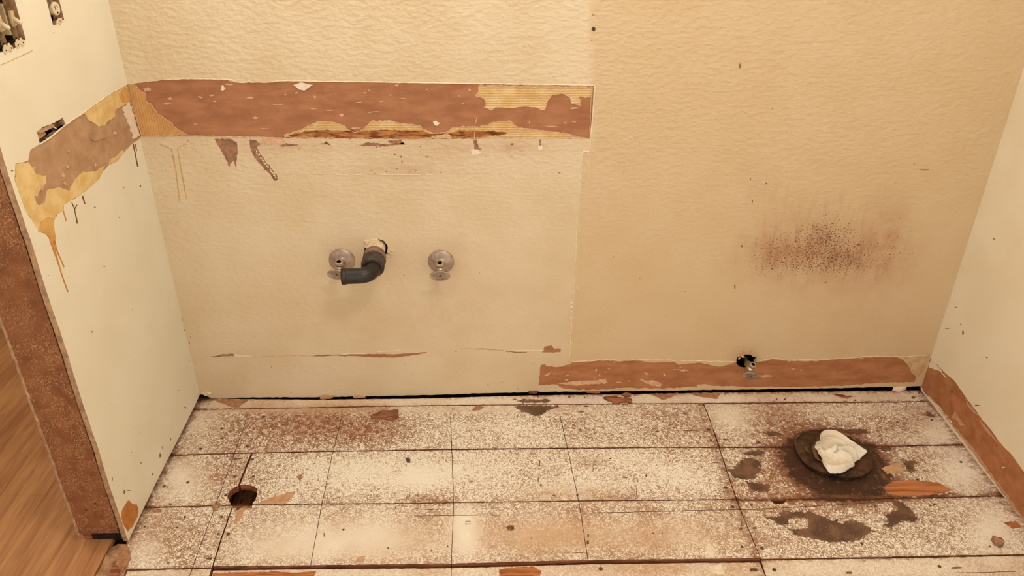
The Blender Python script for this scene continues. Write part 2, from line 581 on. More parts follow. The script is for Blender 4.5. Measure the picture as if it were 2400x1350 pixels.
# ---- back wall -----------------------------------------------------
BAND = [(290, 199), (312, 197), (328, 194), (381, 188), (435, 186), (533, 188), (549, 193), (642, 192), (667, 190.5), (900, 193.6),
        (1118, 197), (1392, 200), (1388, 263), (1384, 325), (1209, 324), (963, 326.6), (860, 325), (665, 323), (585, 321), (440, 318), (322, 320)]
SCAR = [(1267, 856), (1276, 854), (1287, 859), (1311, 860), (1335, 854), (1342, 849), (1369, 849), (1400, 845.6), (1444, 846.7), (1489, 845),
        (1533, 850), (1578, 848), (1591, 855), (1640, 850), (1687, 860), (1707, 855), (1724, 850), (1774, 849), (1811, 842), (1862, 847),
        (1919, 846), (1971, 841), (2048, 837), (2099, 836), (2117, 844), (2131, 860), (2136, 873), (2149, 884), (2144, 897), (2093, 897),
        (2027, 900), (1997, 904), (1867, 908), (1738, 906.6), (1648, 904), (1635, 906.6), (1557, 912), (1467, 909), (1422, 914), (1355, 915),
        (1318, 911), (1307, 902), (1262, 904)]
DRAINHOLE = [(853, 590), (856, 576), (860, 565), (871, 560), (886, 560), (899, 564), (908, 575), (911, 590), (908, 604), (880, 608), (858, 602)]
VALVEHOLE = [(1726, 843), (1729, 836), (1741, 835), (1748, 830), (1758, 831), (1763, 835), (1773, 834), (1773, 842), (1768, 850), (1762, 858), (1744, 862), (1733, 860), (1726, 852)]
WB = [(473, 924), (496, 934), (576, 932), (745, 931), (1000, 926), (1114, 922), (1278, 918.5), (1500, 916), (1738, 913), (1997, 909), (2090, 906.6), (2170, 905)]
bot = [B2(p) for p in jag(WB, 8, .7, 3, closed=False)]
bot = [(0.0, bot[0][1])] + [b for b in bot if 0.004 < b[0] < W - .004] + [(W, bot[-1][1])]
outer = bot + [(W, 2.4), (0, 2.4)]
MOULD = [(1940, 560, 70, 60, .7), (1850, 590, 90, 55, .42), (2030, 590, 80, 55, .35), (1960, 480, 80, 60, .22), (1880, 630, 110, 25, .35), (1790, 590, 40, 60, .25), (1800, 430, 60, 40, .16), (1975, 620, 60, 30, .3),
         (2110, 560, 40, 80, .3), (2060, 620, 60, 40, .25), (1900, 600, 150, 50, .12), (1740, 845, 26, 22, .9), (1850, 540, 120, 120, .1)]
SMUDGE_BOUNCE = [(1930, 590, 140, 65, .7), (2080, 790, 160, 110, .16), (2080, 550, 55, 90, .5), (1810, 600, 55, 55, .4), (2010, 620, 90, 40, .3), (1880, 520, 110, 60, .2), (1780, 420, 60, 50, .12), (1950, 680, 150, 40, .15), (1745, 838, 30, 22, .8),  # lower-right corner blob paints bounced light over yellowed paint
          (1200, 345, 60, 14, .25), (1000, 380, 130, 30, .22), (935, 400, 80, 14, .4), (1040, 608, 48, 44, .3), (804, 606, 50, 44, .3), (600, 340, 70, 40, .15),
          (560, 860, 90, 40, .07), (520, 900, 60, 50, .07), (950, 700, 200, 130, .12), (1000, 740, 40, 30, .12), (1130, 345, 250, 18, .3), (720, 342, 120, 14, .35), (1300, 880, 60, 30, .25)]


def coat(v):
    px, py = pix(v)
    edge = np.where(py < 200, 1384, np.where(py < 350, 1390, 1364 - (py - 350) * .058))
    return np.clip((px - edge) / 6 + .5, 0, 1)


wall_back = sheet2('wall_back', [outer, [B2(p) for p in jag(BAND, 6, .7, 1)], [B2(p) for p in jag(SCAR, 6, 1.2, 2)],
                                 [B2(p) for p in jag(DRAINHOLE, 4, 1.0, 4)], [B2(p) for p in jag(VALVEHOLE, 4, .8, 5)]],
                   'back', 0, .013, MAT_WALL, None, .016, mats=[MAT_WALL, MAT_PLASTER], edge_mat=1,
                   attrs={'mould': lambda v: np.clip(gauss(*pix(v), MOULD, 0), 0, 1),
                          'smudge_bounce': lambda v: np.clip(gauss(*pix(v), SMUDGE_BOUNCE, 0), 0, 1), 'coat': coat, 'grit': lambda v: .28 + .9 / (1 + np.exp(-(v[:, 2] - .72) / .09))})
tag(wall_back, 'textured cream back wall with torn brown band where the vanity backsplash was', 'wall', kind='structure')


def grow(poly, g):
    P = np.array(poly, float); n = len(P); out = []
    if sum(P[i - 1][0] * P[i][1] - P[i][0] * P[i - 1][1] for i in range(n)) < 0: g = -g
    for i in range(n):
        t = P[(i + 1) % n] - P[i - 1]; nn = np.array([t[1], -t[0]]) / max(np.hypot(*t), 1e-6); out.append(P[i] + nn * g)
    return out


o = sheet2('torn_paper_band', [[B2(p) for p in grow(BAND, 4)]], 'back', -.0014, .001, MAT_KRAFT, wall_back)
o['label'] = 'brown torn drywall paper left by the backsplash'
o = sheet2('baseboard_scar', [[B2(p) for p in grow(SCAR, 4)], [B2(p) for p in VALVEHOLE]], 'back', -.0014, .001, MAT_SCAR, wall_back)
o['label'] = 'brown strip where the baseboard was pulled off'
# dark panel added behind the sheet to stop light leaking through
v, f = join(box((W / 2, .10, 1.15), (W + .3, .01, 2.7)))
mesh_obj('cavity_light_block', v, f, MAT_DARK, wall_back)

GL = [
    ('corner', [(297, 199), (314, 199), (329, 212), (342, 222), (341, 235), (357, 248), (369, 268), (396, 284), (414, 302), (440, 317), (332, 320), (310, 250)], MAT_GLUE_V),
    ('top', [(1123, 200), (1121, 214), (1114, 225), (1134, 231), (1139, 245), (1134, 252), (1152, 258), (1162, 252), (1196, 253), (1232, 249), (1260, 253), (1276, 258),
             (1284, 235), (1294, 222), (1320, 219), (1335, 228), (1340, 243), (1361, 248), (1356, 227), (1386, 228), (1390, 204), (1250, 201)], MAT_GLUE_H),
    ('low', [(667, 316), (704, 305), (724, 294), (745, 285), (778, 286), (807, 294), (817, 305), (833, 310), (848, 305), (861, 294), (870, 284), (912, 283), (937, 289),
             (984, 294), (992, 303), (1015, 312), (1046, 310), (1061, 298), (1118, 297), (1144, 293), (1157, 286), (1198, 285), (1211, 297), (1263, 305), (1325, 312),
             (1351, 320), (1377, 324), (1209, 323), (963, 325), (860, 324), (667, 322)], MAT_GLUE_H),
]
for i, (nm, poly, mt) in enumerate(GL):
    o = patch('glue_patch', 'back', poly, -.0004, .001, mt, wall_back, 5, 1.3, 20 + i)
    o['label'] = 'yellow combed adhesive'
    # torn paper lip round the glue
    lip = jag(poly, 5, 1.3, 20 + i)
    lp = [B2(p) for p in lip]
    n = len(lp)
    v, f = tube([(a, .0002, b) for a, b in lp] + [(lp[0][0], .0002, lp[0][1])], .0011, 5, False)
    mesh_obj('torn_lip', v, f, MAT_FIBRE, wall_back)
for poly in ([(662, 323), (690, 313), (740, 305), (812, 307), (850, 307), (905, 305), (985, 307), (1012, 314), (1050, 313), (1000, 322), (963, 326), (860, 325)],
             [(1050, 313), (1072, 306), (1120, 307), (1175, 308), (1190, 313), (1130, 322), (1060, 323)],):
    o = patch('rust_stain', 'back', poly, .0003, .0012, MAT_RUST, wall_back, 5, 1.6, 31)
    o['label'] = 'dark rusty glue at the bottom of the band'


def mini(name, plane, cx, cy, w, h, mat, parent, off=.0012, seed=0, ang=0.0, n=9, lift=0.0):
    """small torn flake traced as a ragged blob"""
    r = np.random.default_rng(seed); c, s = math.cos(ang), math.sin(ang); P = []
    for i in range(n):
        t = 2 * math.pi * i / n; q = r.uniform(.3, 1.05)
        a, b = w / 2 * q * math.cos(t), h / 2 * q * math.sin(t); P.append((cx + a * c - b * s, cy + a * s + b * c))
    cv = PL[plane][0]
    L = np.array([cv(p) for p in P]); mid = L.mean(0); ln = np.abs(L - mid).max()
    rel = (lambda V: lift * np.clip((V[:, 1] - mid[1]) / ln, 0, 1)) if lift else None
    return sheet2(name, [L], plane, off, off + .0015, mat, parent, relief=rel)


# big pale flake and smaller torn flecks on the band
o = patch('paint_flake', 'back', [(688, 199), (706, 193), (733, 199), (722, 206), (714, 212), (701, 209)], .003, .004, MAT_FLAKE, wall_back, 6, .5, 3)
for i, (x, y, w, h) in enumerate([(344, 209, 24, 14), (522, 208, 12, 20), (470, 228, 14, 8), (497, 224, 22, 5), (503, 238, 12, 4), (399, 232, 16, 7), (391, 243, 24, 5),
                                  (597, 276, 26, 6), (586, 229, 22, 8), (668, 222, 10, 5), (696, 218, 12, 5), (738, 227, 8, 7), (800, 270, 12, 9), (770, 259, 26, 3), (458, 291, 12, 4),
                                  (895, 238, 12, 4), (866, 264, 10, 4), (930, 200, 14, 8), (945, 231, 14, 3), (1023, 288, 20, 14), (835, 300, 30, 5), (650, 245, 50, 3), (620, 302, 30, 4),
                                  (915, 223, 9, 4), (840, 240, 18, 3), (855, 218, 10, 3), (1100, 210, 8, 6), (1075, 225, 7, 4), (1085, 243, 6, 3), (1326, 233, 10, 4), (1346, 254, 28, 6),
                                  (1325, 287, 8, 3), (1345, 286, 10, 3), (1241, 287, 5, 6), (1290, 296, 40, 2), (540, 198, 26, 5), (735, 255, 20, 3), (865, 212, 8, 4), (880, 262, 40, 3), (1000, 210, 6, 3)]):
    mini('torn_fleck', 'back', x, y, w, h, MAT_FLAKE if i in (1, 19) else MAT_FIBRE, wall_back, .0006, 50 + i)
# gouges and torn paper under the band
for i, (poly, mt) in enumerate([
    ([(503, 326), (538, 325), (556, 332), (557, 348), (553, 394), (547, 376), (537, 391), (527, 366), (512, 343)], MAT_GOUGE),
    ([(584, 326), (602, 330), (611, 337), (602, 345), (610, 360), (624, 380), (640, 400), (654, 420), (645, 424), (630, 405), (612, 388), (596, 370), (588, 350)], MAT_GOUGE),
    ([(612, 326), (660, 322), (668, 330), (655, 341), (612, 338)], MAT_FIBRE),
    ([(655, 341), (668, 336), (700, 338), (702, 333), (697, 341), (660, 344)], MAT_GOUGE),
    ([(840, 342), (862, 333), (900, 338), (945, 335), (948, 338), (905, 343)], MAT_GOUGE),
    ([(905, 330), (940, 329), (950, 338), (920, 337)], MAT_GOUGE),
    ([(750, 338), (765, 331), (775, 340), (762, 338)], MAT_SCUFF),
    ([(1110, 330), (1118, 326), (1122, 346), (1130, 352), (1112, 350)], MAT_GOUGE),
    ([(1104, 352), (1112, 349), (1128, 356), (1120, 362), (1106, 362)], MAT_FLAKE),
    ([(1262, 342), (1268, 338), (1272, 348), (1268, 352), (1261, 349)], MAT_FLAKE),
    ([(1264, 328), (1269, 326), (1268, 340), (1265, 341)], MAT_GOUGE)]):
    patch('torn_paper', 'back', poly, .0004, .002, mt, wall_back, 4, 1.3, 90 + i)
# crumbs along the long gouge
cr = []
for i in range(26):
    t = i / 25; x = 598 + t * 54 + RNG.normal() * 1.5; y = 352 + t * 70 + RNG.normal() * 2; q = B2((x, y)); s = RNG.uniform(.0015, .004)
    cr.append(lathe([(0, -s), (s, 0), (0, s)], (q[0], -.001, q[1]), (RNG.normal(), -1, RNG.normal()), 5))
v, f = join(*cr); o = mesh_obj('plaster_crumbs', v, f, MAT_PLASTER, wall_back); o['kind'] = 'stuff'


def strip(name, plane, pts, w, off, mat, parent, seed=0, amp=.6, step=8):
    P = jag(pts, step, amp, seed, closed=False)
    ww = w if not hasattr(w, '__len__') else np.interp(np.linspace(0, 1, len(P)), np.linspace(0, 1, len(w)), w)
    cv = PL[plane][0]; lp = [cv(p) for p in buffer_line(P, ww)]
    return sheet2(name, [lp], plane, off, off + .0015, mat, parent)


def bead(name, pts, r, mat, parent, seed=0, amp=.5, plane='back', step=7):
    P = jag(pts, step, amp, seed, closed=False)
    path = []
    for p in P:
        a, b = PL[plane][0](p); path.append(PL[plane][1](np.array(a), np.array(b), np.array(0.0)))
    rr = r * np.random.default_rng(seed).uniform(.7, 1.25, len(path))
    v, f = tube(path, rr, 8); return mesh_obj(name, v, f, mat, parent, smooth=True)


bead('caulk_bead', [(642, 191), (667, 189.5), (900, 192.6), (1118, 196), (1250, 198), (1394, 200)], .0017, MAT_CAULK, wall_back, 1, .4)
bead('caulk_bead', [(1394, 200), (1390, 263), (1386, 300), (1384, 325), (1384, 340), (1383, 355), (1368, 354), (1364, 362), (1353, 500), (1349, 600), (1346, 640), (1344, 700), (1341, 740), (1337, 800), (1334, 850)],
     .0021, MAT_CAULK, wall_back, 2, .35)
bead('caulk_bead', [(1387, 203), (1385, 245), (1383, 290), (1382, 322)], .0012, MAT_FIBRE, wall_back, 3, .5)
bead('caulk_bead', [(381, 187), (435, 184), (533, 186), (560, 193), (642, 192)], .0014, MAT_CAULK, wall_back, 4, 1.0)
bead('caulk_bead', [(1140, 203), (1250, 204), (1385, 205)], .0011, MAT_FIBRE, wall_back, 5, .4)
bead('caulk_bead', [(1380, 357), (1372, 400), (1368, 415)], .0008, MAT_CAULK, wall_back, 6, .3)
bead('caulk_bead', [(1382, 357), (1380, 400), (1377, 437)], .0008, MAT_CAULK, wall_back, 7, .3)
bead('paper_thread', [(1117, 276), (1113, 300), (1111, 330)], .0012, MAT_FIBRE, wall_back, 8, .6)
bead('torn_lip', [(335, 320), (440, 319), (585, 322), (600, 320), (665, 325)], .0012, MAT_FIBRE, wall_back, 9, .8)
bead('torn_lip', [(1342, 848), (1400, 844), (1489, 844), (1560, 844), (1640, 846), (1722, 848)], .0014, MAT_CAULK, wall_back, 10, .9)
bead('torn_lip', [(1780, 846), (1811, 840), (1919, 844), (2048, 835), (2120, 836), (2176, 832)], .0012, MAT_CAULK, wall_back, 11, .8)
# curled flakes along the cut line
for i, (x, y, w, h) in enumerate([(1338, 708, 11, 9), (1339, 718, 8, 8), (1339, 728, 6, 9), (1337, 745, 6, 9), (1336, 756, 4, 4), (1335, 779, 5, 5), (1355, 675, 6, 5)]):
    mini('curled_flake', 'back', x, y, w, h, MAT_FLAKE, wall_back, .004, 200 + i, n=5)
# light mottles and streaks inside the baseboard scar
for i, poly in enumerate([[(1307, 899), (1344, 894), (1395, 892), (1420, 888), (1424, 899), (1382, 901), (1347, 904)],
                          [(1500, 890), (1516, 893), (1530, 892), (1552, 900), (1548, 906), (1530, 905), (1512, 898)],
                          [(1828, 868), (1860, 861), (1890, 864), (1935, 868), (1970, 874), (1930, 875), (1880, 872), (1840, 873)],
                          [(1778, 882), (1797, 879), (1812, 881), (1790, 886)],
                          [(1578, 866), (1600, 866), (1620, 868), (1600, 871)],
                          [(1276, 880), (1288, 874), (1294, 870), (1284, 882)], [(1632, 903), (1650, 901), (1690, 908), (1640, 910)]]):
    patch('paint_residue', 'back', poly, -.0006, .0008, MAT_FIBRE if i != 2 else MAT_SCAR, wall_back, 4, 1.2, 230 + i)
for i, (x, y, w, h) in enumerate([(1330, 880, 9, 4), (1328, 891, 12, 3), (1397, 867, 6, 8), (1405, 879, 6, 4), (1440, 850, 6, 8), (1428, 864, 8, 4), (1394, 888, 10, 3), (1452, 897, 20, 4), (1475, 893, 8, 4),
                                  (1516, 877, 10, 6), (1557, 878, 12, 8), (1512, 874, 10, 3), (1595, 862, 8, 3), (2020, 840, 14, 3), (2045, 844, 10, 2), (1860, 865, 10, 5), (1878, 868, 12, 4), (1420, 873, 4, 3), (1300, 877, 9, 3)]):
    mini('torn_fleck', 'back', x, y, w, h, MAT_FIBRE, wall_back, -.0004, 260 + i)
patch('paint_residue', 'back', [(2118, 836), (2180, 828), (2176, 862), (2164, 872), (2150, 886), (2136, 872), (2131, 858)], .0004, .003, MAT_PATCHW, wall_back, 5, 1.2, 300)
# low horizontal tear
for i, (pts, w, mt) in enumerate([([(494, 836), (520, 833), (548, 832)], [1, 5, 6], MAT_GOUGE), ([(548, 833), (590, 836)], [4, 2], MAT_FLAKE), ([(590, 835), (680, 833), (740, 834)], [1, 2, 1], MAT_FIBRE),
                                  ([(735, 834), (765, 833), (785, 833)], [1, 4, 1], MAT_GOUGE), ([(785, 832), (870, 833), (920, 834), (960, 831), (1000, 826)], [2, 5, 8, 7, 2], MAT_KRAFT),
                                  ([(800, 829), (860, 828)], [2, 2], MAT_FLAKE), ([(885, 824), (940, 821)], [2, 1], MAT_FLAKE), ([(1080, 818), (1140, 818), (1190, 822)], [1, 3, 1], MAT_DRIPY),
                                  ([(1185, 823), (1215, 826), (1235, 825)], [1, 3, 1], MAT_GOUGE), ([(1200, 821), (1275, 821)], [1, 2], MAT_FLAKE)]):
    strip('torn_strip', 'back', pts, w, .0005, mt, wall_back, 310 + i, .8, 6)
patch('torn_paper', 'back', [(1270, 826), (1276, 813), (1292, 809), (1300, 818), (1314, 817), (1313, 826), (1305, 825), (1290, 826)], .0003, .0015, MAT_KRAFT, wall_back, 4, .8, 330)
strip('pencil_line', 'back', [(640, 408), (800, 408.5), (1118, 407)], .7, .0002, MAT_TANFL, wall_back, 340, .3, 20)
for i, (a, b) in enumerate([(787, 815), (830, 848), (888, 985), (1000, 1015)]):
    strip('paint_ridge', 'back', [(a, 408.5), (b, 409)], 2, .0012, MAT_FLAKE, wall_back, 345 + i, .3, 10)
# yellow drips near the left corner
strip('glue_drip', 'back', [(374, 338), (390, 344), (402, 350), (412, 400), (421, 473)], [1, 3, 3, 3, 2], .0004, MAT_DRIPY, wall_back, 350, .4)
strip('glue_drip', 'back', [(440, 337), (425, 342), (416, 348), (425, 400), (437, 467)], [1, 3, 3, 3, 2], .0004, MAT_DRIPY, wall_back, 351, .4)
# scuffs, nail holes, specks
SC_B = [(940, 367, 7, 8), (1000, 368, 6, 6), (925, 362, 8, 5), (942, 378, 5, 10), (1073, 343, 3, 3), (1139, 366, 3, 3), (1200, 367, 3, 3), (1311, 405, 12, 3), (985, 344, 4, 4), (1200, 338, 12, 12),
        (1810, 255, 3, 4), (2169, 398, 40, 4), (2195, 369, 30, 3), (2143, 385, 6, 5), (1759, 420, 3, 7), (1796, 430, 8, 5), (1818, 431, 12, 2), (1763, 472, 4, 12), (1738, 577, 10, 7), (1722, 672, 5, 18),
        (1750, 602, 3, 3), (1935, 662, 8, 5), (2057, 570, 8, 6), (1988, 600, 8, 18), (2012, 573, 14, 9), (1735, 155, 10, 24), (2179, 131, 3, 3), (947, 645, 5, 5), (1123, 640, 4, 3), (1115, 673, 4, 3),
        (1069, 824, 5, 3), (1144, 902, 4, 8), (1176, 897, 12, 2), (1214, 911, 6, 4), (1000, 911, 6, 3), (682, 920, 6, 3), (444, 804, 4, 8), (446, 790, 3, 4), (637, 860, 4, 4), (667, 858, 3, 3), (965, 877, 3, 3), (950, 855, 2, 2),
        (1073, 872, 3, 3), (620, 340, 3, 3), (700, 350, 5, 3), (883, 345, 6, 4), (961, 403, 6, 3), (1033, 404, 8, 4), (905, 402, 5, 4), (930, 396, 5, 3), (958, 391, 4, 3), (975, 400, 5, 3), (1010, 404, 6, 2), (880, 406, 6, 2),
        (870, 400, 6, 3), (1605, 683, 3, 3), (1537, 801, 3, 2), (1410, 766, 2, 4), (1438, 602, 3, 4), (1560, 742, 3, 3), (1390, 35, 6, 3), (1387, 95, 5, 4), (276, 62, 3, 4), (440, 330, 6, 3), (1331, 803, 3, 3),
        (1248, 853, 8, 2), (1232, 853, 4, 2), (1500, 652, 4, 3), (1842, 398, 5, 2), (2252, 760, 3, 4)]
pcs = []
for i, (x, y, w, h) in enumerate(SC_B):
    if x > 2185: continue
    r = np.random.default_rng(400 + i); n = 7; P = []
    for t in range(n):
        q = r.uniform(.4, .85); P.append(B2((x + w / 2 * q * math.cos(2 * math.pi * t / n), y + h / 2 * q * math.sin(2 * math.pi * t / n))))
    P = P[::-1]
    v = [(a, -.0004, b) for a, b in P] + [(a, .0005, b) for a, b in P]
    pcs.append((v, [tuple(range(n))] + [(k, (k + 1) % n, n + (k + 1) % n, n + k)[::-1] for k in range(n)]))
v, f = join(*pcs); o = mesh_obj('scuff_marks', v, f, MAT_SCUFFW, wall_back); o['kind'] = 'stuff'
# screw left in the wall above the band
q = B2((1391, 68)); v, f = lathe([(.0018, .002), (.003, .0015), (.0048, .002), (.0055, .001), (.0055, -.003)], (q[0], 0, q[1]), (0, -1, 0), 14)
o = mesh_obj('screw', v, f, MAT_NAIL, wall_back); o['label'] = 'rusty screw head above the band'
v, f = lathe([(0, .0022), (.0022, .0022), (.0024, .0012)], (q[0], 0, q[1]), (0, -1, 0), 8); mesh_obj('screw_recess', v, f, MAT_BORE, o)
# broken plaster round the drain
for i, (x, y, w, h) in enumerate([(870, 566, 34, 17), (860, 574, 16, 16), (912, 585, 18, 14), (908, 597, 12, 12), (917, 592, 14, 10), (880, 562, 22, 10), (857, 592, 5, 16), (905, 602, 7, 10)]):
    mini('plaster_crumb', 'back', x, y, w, h, MAT_PLASTER, wall_back, .006 if i < 6 else .002, 450 + i, n=11, lift=.004)
for i, (x, y, w, h) in enumerate([(1741, 836, 14, 5), (1733, 840, 9, 5), (1768, 834, 12, 3)]):
    mini('plaster_crumb', 'back', x, y, w, h, MAT_FIBRE, wall_back, .003, 470 + i, n=9)
# loose flakes at the foot of the wall
for i, (x, y, w, h, mt) in enumerate([(764, 929, 40, 9, MAT_TANFL), (838, 928, 40, 6, MAT_TANFL), (484, 921, 26, 9, MAT_PLASTER), (1252, 917, 34, 7, MAT_EDGE), (1390, 917, 40, 4, MAT_GOUGE)]):
    mini('loose_flake', 'back', x, y, w, h, mt, wall_back, .008, 480 + i, n=10, lift=.004)

# ---- left wall -----------------------------------------------------
BANDL = [(300, 196), (295, 199), (263, 217), (196, 265), (156, 292), (153, 293), (117, 323), (94, 338), (71, 352), (66, 377), (36, 384), (34, 420), (44, 448), (60, 496), (80, 524), (90, 544), (108, 548), (120, 568),
         (128, 560), (126, 520), (136, 500), (150, 494), (150, 480), (164, 472), (188, 458), (208, 442), (234, 418), (240, 402), (256, 386), (276, 378), (286, 361), (309, 338), (329, 322), (338, 320)]
HOLE3 = [(87, 309), (99, 299), (120, 291), (142, 279), (147, 275), (153, 293), (135, 308), (117, 323), (94, 338)]
SWH = [(-.534, 1.262), (-.476, 1.257), (-.45, 1.262), (-.424, 1.264), (-.422, 1.36), (-.534, 1.36)]
OUTH = [(-.300, 1.267), (-.284, 1.266), (-.28, 1.274), (-.262, 1.272), (-.245, 1.268), (-.243, 1.362), (-.298, 1.362)]
LB = [(-.62, .004), (-.5, .010), (-.36, .013), (-.2, .012), (-.05, .014), (0, .016)]
edgeL = [(YE + .004 * math.sin(z * 23) * .3 + RNG.normal() * .0005, z) for z in np.linspace(2.4, .02, 150)]
outerL = LB + [(0, 2.4)] + edgeL
wall_left = sheet2('wall_left', [outerL, [L2(p) for p in jag(BANDL, 6, .8, 11)], [L2(p) for p in jag(HOLE3, 4, .6, 12)], SWH, OUTH], 'left', 0, .013,
                   MAT_WALLL, None, .02, mats=[MAT_WALLL, MAT_JEDGE], edge_mat=1)
tag(wall_left, 'short bright cream left wall ending at the doorway with peeled glue patch', 'wall', kind='structure')
o = sheet2('torn_paper_band', [[L2(p) for p in grow(BANDL, 4)], [L2(p) for p in HOLE3]], 'left', -.0014, .001, MAT_KRAFT_L, wall_left)
o['label'] = 'grey-brown torn drywall paper'
GLL = [
    [(197, 265), (263, 217), (295, 199), (303, 225), (302, 240), (290, 247), (270, 259), (267, 277), (256, 281), (245, 295), (231, 297), (220, 288), (206, 281)],
    [(36, 384), (68, 380), (85, 409), (107, 411), (108, 428), (92, 448), (86, 462), (80, 456), (84, 470), (92, 482), (106, 474), (112, 446), (136, 438), (150, 443), (164, 448), (176, 420), (196, 402), (224, 402),
     (246, 388), (240, 402), (234, 418), (208, 442), (188, 458), (164, 472), (150, 480), (150, 494), (136, 500), (126, 520), (128, 558), (120, 566), (108, 547), (90, 543), (80, 524), (60, 496), (44, 448), (35, 420)],
    [(256, 386), (276, 378), (286, 362), (290, 352), (272, 366), (258, 376)],
]
for i, poly in enumerate(GLL):
    o = patch('glue_patch', 'left', poly, .0002, .0018, MAT_GLUE_S, wall_left, 5, 1.4, 40 + i); o['label'] = 'smeared yellow adhesive'
o = patch('glue_run', 'left', [(90, 541), (96, 518), (112, 508), (126, 512), (127, 540), (131, 560), (122, 566), (108, 548)], .0008, .002, MAT_AMBER, wall_left, 5, .8, 44)
o['label'] = 'amber glue run'
patch('glue_run', 'left', [(285, 210), (297, 205), (304, 235), (296, 243), (282, 238), (278, 222)], .0006, .002, MAT_AMBER, wall_left, 5, 1.0, 45)
patch('paint_residue', 'left', [(291, 250), (304, 240), (327, 318), (313, 326), (306, 297), (298, 280), (291, 268)], .0006, .002, MAT_FLAKE, wall_left, 4, 2.2, 46)
patch('torn_paper', 'left', [(210, 314), (240, 312), (262, 305), (250, 323), (224, 331), (212, 325)], .0008, .0022, MAT_KRAFT_L, wall_left, 5, 1.2, 47)
for i, (x, y, w, h) in enumerate([(158, 391, 8, 10), (148, 410, 7, 18), (152, 430, 10, 8), (270, 312, 10, 10), (80, 395, 8, 10), (225, 385, 5, 14), (98, 440, 12, 22), (160, 355, 10, 5)]):
    mini('torn_fleck', 'left', x, y, w, h, MAT_FIBRE, wall_left, .001, 500 + i)
bead('torn_lip', [(300, 197), (263, 216), (196, 264), (156, 291)], .0014, MAT_CAULK, wall_left, 12, .5, 'left')
bead('torn_lip', [(329, 322), (309, 337), (286, 361), (260, 384)], .0013, MAT_FIBRE, wall_left, 13, .7, 'left')
bead('torn_lip', [(153, 293), (135, 308), (117, 323), (94, 338)], .0018, MAT_FLAKE, wall_left, 14, .4, 'left')
for i, (pts, w, mt) in enumerate([([(119, 560), (128, 590), (145, 645), (159, 684)], [9, 4, 2.4, 3], MAT_DRIP), ([(125, 558), (132, 585), (150, 626)], [5, 2.4, 3], MAT_DRIP), ([(312, 338), (317, 362), (323, 391)], [3, 2, 3], MAT_DRIPD),
                                  ([(317, 338), (320, 354)], [2, 2], MAT_DRIPD), ([(148, 494), (155, 518)], [3, 2.5], MAT_DRIP), ([(168, 475), (174, 488), (181, 524)], [2, 2, 3], MAT_DRIPD), ([(180, 480), (175, 490)], [2, 2], MAT_DRIPD), ([(193, 459), (199, 478)], [3, 2.5], MAT_DRIPD)]):
    strip('glue_drip', 'left', pts, w, .0006, mt, wall_left, 520 + i, .3, 8)
strip('cover_plate_line', 'left', [(-10, 157), (20, 145), (50, 131), (76, 118)], 1.8, .0004, MAT_PATCHW, wall_left, 530, .5, 8)
o = patch('bare_scrape', 'left', [(296, 1178), (303, 1172), (310, 1180), (320, 1182), (324, 1195), (322, 1212), (312, 1232), (300, 1246), (290, 1232), (284, 1215), (286, 1197)], .0003, .0014, MAT_ORANGE, wall_left, 4, 1.2, 540)
o['label'] = 'orange scraped spot'
SC_L = [(216, 778, 6, 6), (113, 646, 4, 3), (28, 400, 10, 5), (291, 1154, 8, 16), (302, 1150, 16, 4), (263, 1122, 4, 14), (357, 1111, 6, 14), (375, 1067, 10, 16), (381, 1050, 4, 12), (418, 915, 3, 6), (434, 955, 8, 10), (434, 520, 3, 3),
        (333, 509, 3, 3), (279, 510, 3, 3), (160, 650, 3, 3), (244, 625, 5, 6), (310, 725, 3, 3), (428, 748, 3, 14), (432, 774, 3, 8), (446, 803, 4, 6), (443, 845, 3, 6), (258, 946, 3, 3), (330, 1013, 3, 3), (308, 1060, 3, 3), (272, 1166, 3, 3),
        (329, 436, 5, 12), (290, 440, 4, 4), (222, 486, 8, 5), (330, 1085, 6, 6), (400, 1030, 4, 10), (126, 76, 3, 3)]
pcs = []
for i, (x, y, w, h) in enumerate(SC_L):
    r = np.random.default_rng(600 + i); n = 7; P = []
    for t in range(n):
        q = r.uniform(.4, .8); P.append(L2((x + w / 2 * q * math.cos(2 * math.pi * t / n), y + h / 2 * q * math.sin(2 * math.pi * t / n))))
    v = [(.0004, a, b) for a, b in P] + [(-.0005, a, b) for a, b in P]
    pcs.append((v, [tuple(range(n))[::-1]] + [(k, (k + 1) % n, n + (k + 1) % n, n + k) for k in range(n)]))
v, f = join(*pcs); o = mesh_obj('scuff_marks', v, f, MAT_SCUFFW, wall_left); o['kind'] = 'stuff'
# hall-side sheet of the wall and a dark sheet painting the shade of the stud bay
v, f = box((-.1265, (YE + .3) / 2 + .03, 1.2), (.011, .3 - YE - .06, 2.4)); mesh_obj('hall_side_sheet', v, f, MAT_WALLP, wall_left)
v, f = box((-.118, (YE + .2) / 2 + .02, 1.2), (.004, .2 - YE - .06, 2.4)); mesh_obj('stud_bay_shade', v, f, MAT_DARK, wall_left)
# rough hallway-side edge of the opening
pts = [(-.1235 + RNG.normal() * .0007, YE + .004, z) for z in np.linspace(.03, 2.1, 160)]
v, f = tube(pts, .0042, 6); mesh_obj('ragged_edge', v, f, MAT_JEDGE, wall_left)
